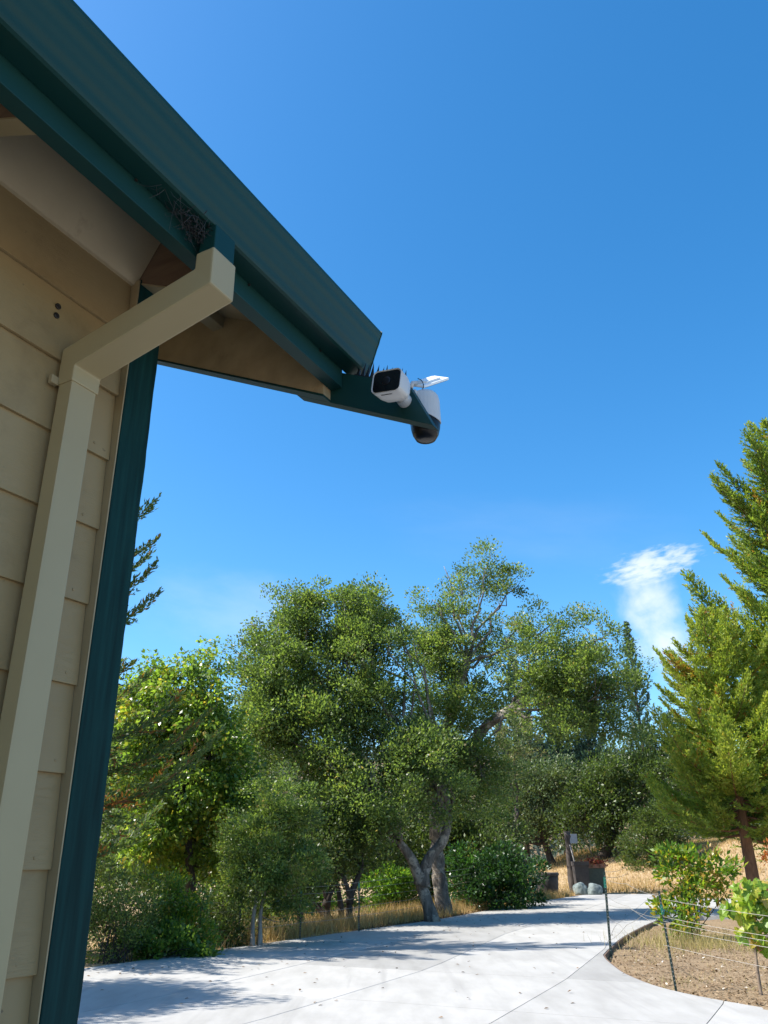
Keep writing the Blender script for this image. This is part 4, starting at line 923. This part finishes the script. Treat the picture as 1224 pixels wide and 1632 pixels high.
blades('dry_grass', P, .55*tall, .035, .4, (.5, .22), LEAF['straw'], 303, kind='stuff')
# litter and bark chips on the bed
n = 42000; u = 9.6+rg.random(n)**1.5*16; v = rg.uniform(-4.6, 5, n); P = PS+u[:, None]*WV+v[:, None]*NV
P = P[in_poly(P[:, 0], P[:, 1], bp2)]; P[:, 2] = bed_z(P[:, 0], P[:, 1])+.006; n = len(P); D = rdir(rg, n)*[1, 1, .25]; N = rdir(rg, n)*.35+ZV
L = rg.uniform(.02, .075, n); tag(leaf_mesh('leaf_litter', P, D, N, L, L*.5, rg.normal(.5, .25, n), LEAF['litter'], None), kind='stuff')
n = 5200; P = scatter(n, lambda n: 10+rg.random(n)**1.4*14, lambda n: rg.uniform(-4.5, 4, n), bed_z); P = P[in_poly(P[:, 0], P[:, 1], bp2)]; P = P[fbm(P[:, 0], P[:, 1], 1.5, 8) > .1]
blades('dry_weeds', P, .13, .008, .7, (.6, .3), LEAF['weed'], 304, kind='stuff')
n = 3500; u = rg.uniform(20, 40, n); v = edge_v(u)-.02-np.abs(rg.normal(0, .5, n)); P = PS+u[:, None]*WV+v[:, None]*NV; P[:, 2] = zt(P[:, 0], P[:, 1])+.01
tag(leaf_mesh('leaf_litter', P, rdir(rg, n)*[1, 1, .2], rdir(rg, n)*.4+ZV, .08, .05, rg.normal(.3, .2, n), LEAF['litter'], None), kind='stuff')

n = 260; u = rg.uniform(8, 30, n); v = edge_v(u)+rg.random(n)**1.7*9; P = PS+u[:, None]*WV+v[:, None]*NV; P[:, 2] = .012
P = P[~in_poly(P[:, 0], P[:, 1], bp2)]; n = len(P)
tag(leaf_mesh('fallen_leaves', P, rdir(rg, n)*[1, 1, .2], rdir(rg, n)*.4+ZV, .07, .04, rg.normal(.2, .2, n), LEAF['litter'], None), kind='stuff')

# grapevine on the fence at the right edge; every leaf its own piece
vb = ground(1212, 1580); vb[2] = bed_z(vb[0], vb[1]); vY = vb[1]
vt = thing('grapevine', 'grapevine with lime, yellow and wine red leaves hanging on the wire fence', 'vine', vb)
obj('stem', *tube(spline([vb-ZV*.05, at(1207, 1545, vY), at(1203, 1510, vY+.02), at(1196, 1470, vY), at(1208, 1425, vY)], 5), np.linspace(.024, .014, 21), 9, .12, 4), MT['greywood'], vt, True)
rv = np.random.default_rng(15); leaves = []
for x, y, rx, ry, n in [(1205, 1420, 30, 24, 72), (1188, 1452, 27, 24, 56), (1222, 1445, 26, 36, 56), (1200, 1480, 22, 18, 36), (1158, 1450, 13, 9, 22), (1214, 1500, 12, 12, 18), (1240, 1450, 18, 40, 20)]:
    for _ in range(n):
        a = rv.uniform(0, 2*math.pi); r_ = min(1.25, abs(rv.normal(0, .62))); leaves.append(at(x+rx*r_*math.cos(a), y+ry*r_*math.sin(a), vY+rv.uniform(-.35, .25)))
ca, sb = [], []
for k in range(12):
    a = leaves[rv.integers(len(leaves))]; b_ = at(1195+rv.uniform(-10, 15), rv.uniform(1430, 1500), vY); ca.append(tube(spline([b_, (a+b_)/2+rv.normal(0, .05, 3), a], 4), .006, 5))
obj('cane', *join(ca), MT['greywood'], vt, True)
vm = []
outl = [(0, 0), (.22, -.12), (.48, -.08), (.40, .18), (.56, .42), (.32, .52), (.22, .80), (0, 1.0), (-.22, .80), (-.32, .52), (-.56, .42), (-.40, .18), (-.48, -.08), (-.22, -.12)]
for i_ in range(8):
    me = bpy.data.meshes.new('leaf'); V = [(x, y, .22*abs(x)-.30*y*y+.06*math.sin(9*x+i_)+.04*math.sin(7*y+2*i_)) for x, y in outl]+[(0, .4, -.02)]
    F = [(j, (j+1) % 14, 14) for j in range(14)]; me.from_pydata(V, [], F); at2 = me.attributes.new('tint', 'FLOAT', 'FACE'); tv = [.08, .2, .32, .42, .55, .68, .82, .97][i_]
    at2.data.foreach_set('value', np.clip(tv+rv.normal(0, .04, 14), 0, 1).astype(np.float32)); me.materials.append(LEAF['vine']); vm.append(me)
Mi = MW[vt.name].inverted()
for i_, p in enumerate(leaves):
    inner = rv.random(); k = rv.choice(8, p=[.09, .14, .17, .18, .16, .12, .07, .07])
    o = bpy.data.objects.new('leaf', vm[k]); COL.objects.link(o); o.parent = vt
    s = rv.uniform(.09, .165)
    nrm = Vector(unit(rv.normal(0, .45, 3)+np.array([-.45, -.75, .5]))); q = nrm.to_track_quat('Z', 'Y').to_matrix().to_4x4()
    o.matrix_local = Mi @ Matrix.Translation(tuple(p)) @ q @ Matrix.Rotation(math.pi+rv.normal(0, .9), 4, 'Z') @ Matrix.Diagonal((s, s, s, 1))

# ================================================================== FAR HILL
az_ = np.radians(np.linspace(-75, 75, 90)); rr_ = np.linspace(120, 330, 12)
def ridge(a):
    d = np.degrees(a); return 27+14*np.exp(-((d+16)/8)**2)+6*np.exp(-((d+45)/18)**2)-6*ss(8, 30, d)
V, F = [], []
for a in az_:
    for r in rr_:
        V.append((r*math.sin(a), r*math.cos(a), -1+ridge(a)*float(ss(120, 215, np.array(r)))))
m = len(rr_); F = [(i*m+j, (i+1)*m+j, (i+1)*m+j+1, i*m+j+1) for i in range(len(az_)-1) for j in range(m-1)]
tag(obj('hill', V, F, MT['earth'], None, True), kind='structure')
rg = np.random.default_rng(9); n = 3600; a = np.radians(rg.uniform(-40, 40, n)); r = rg.uniform(112, 235, n)
C = np.stack([r*np.sin(a), r*np.cos(a), -1+ridge(a)*ss(120, 215, r)], 1); sz = rg.uniform(1.2, 2.6, n); sz[rg.random(n) < .03] *= 1.8
k = 34; ci = np.repeat(np.arange(n), k); off = rdir(rg, n*k)*(rg.random(n*k)**.4)[:, None]; P = C[ci]+off*sz[ci][:, None]*[1, 1, .95]+ZV*(sz[ci]*.6)[:, None]
tag(leaf_mesh('forest', P, off+rdir(rg, n*k)*.6+ZV*.3, rdir(rg, n*k)+ZV*.4, .75, .5, rg.normal(.45, .2, n*k)+rg.normal(0, .12, n)[ci], LEAF['hill'], None), kind='stuff')
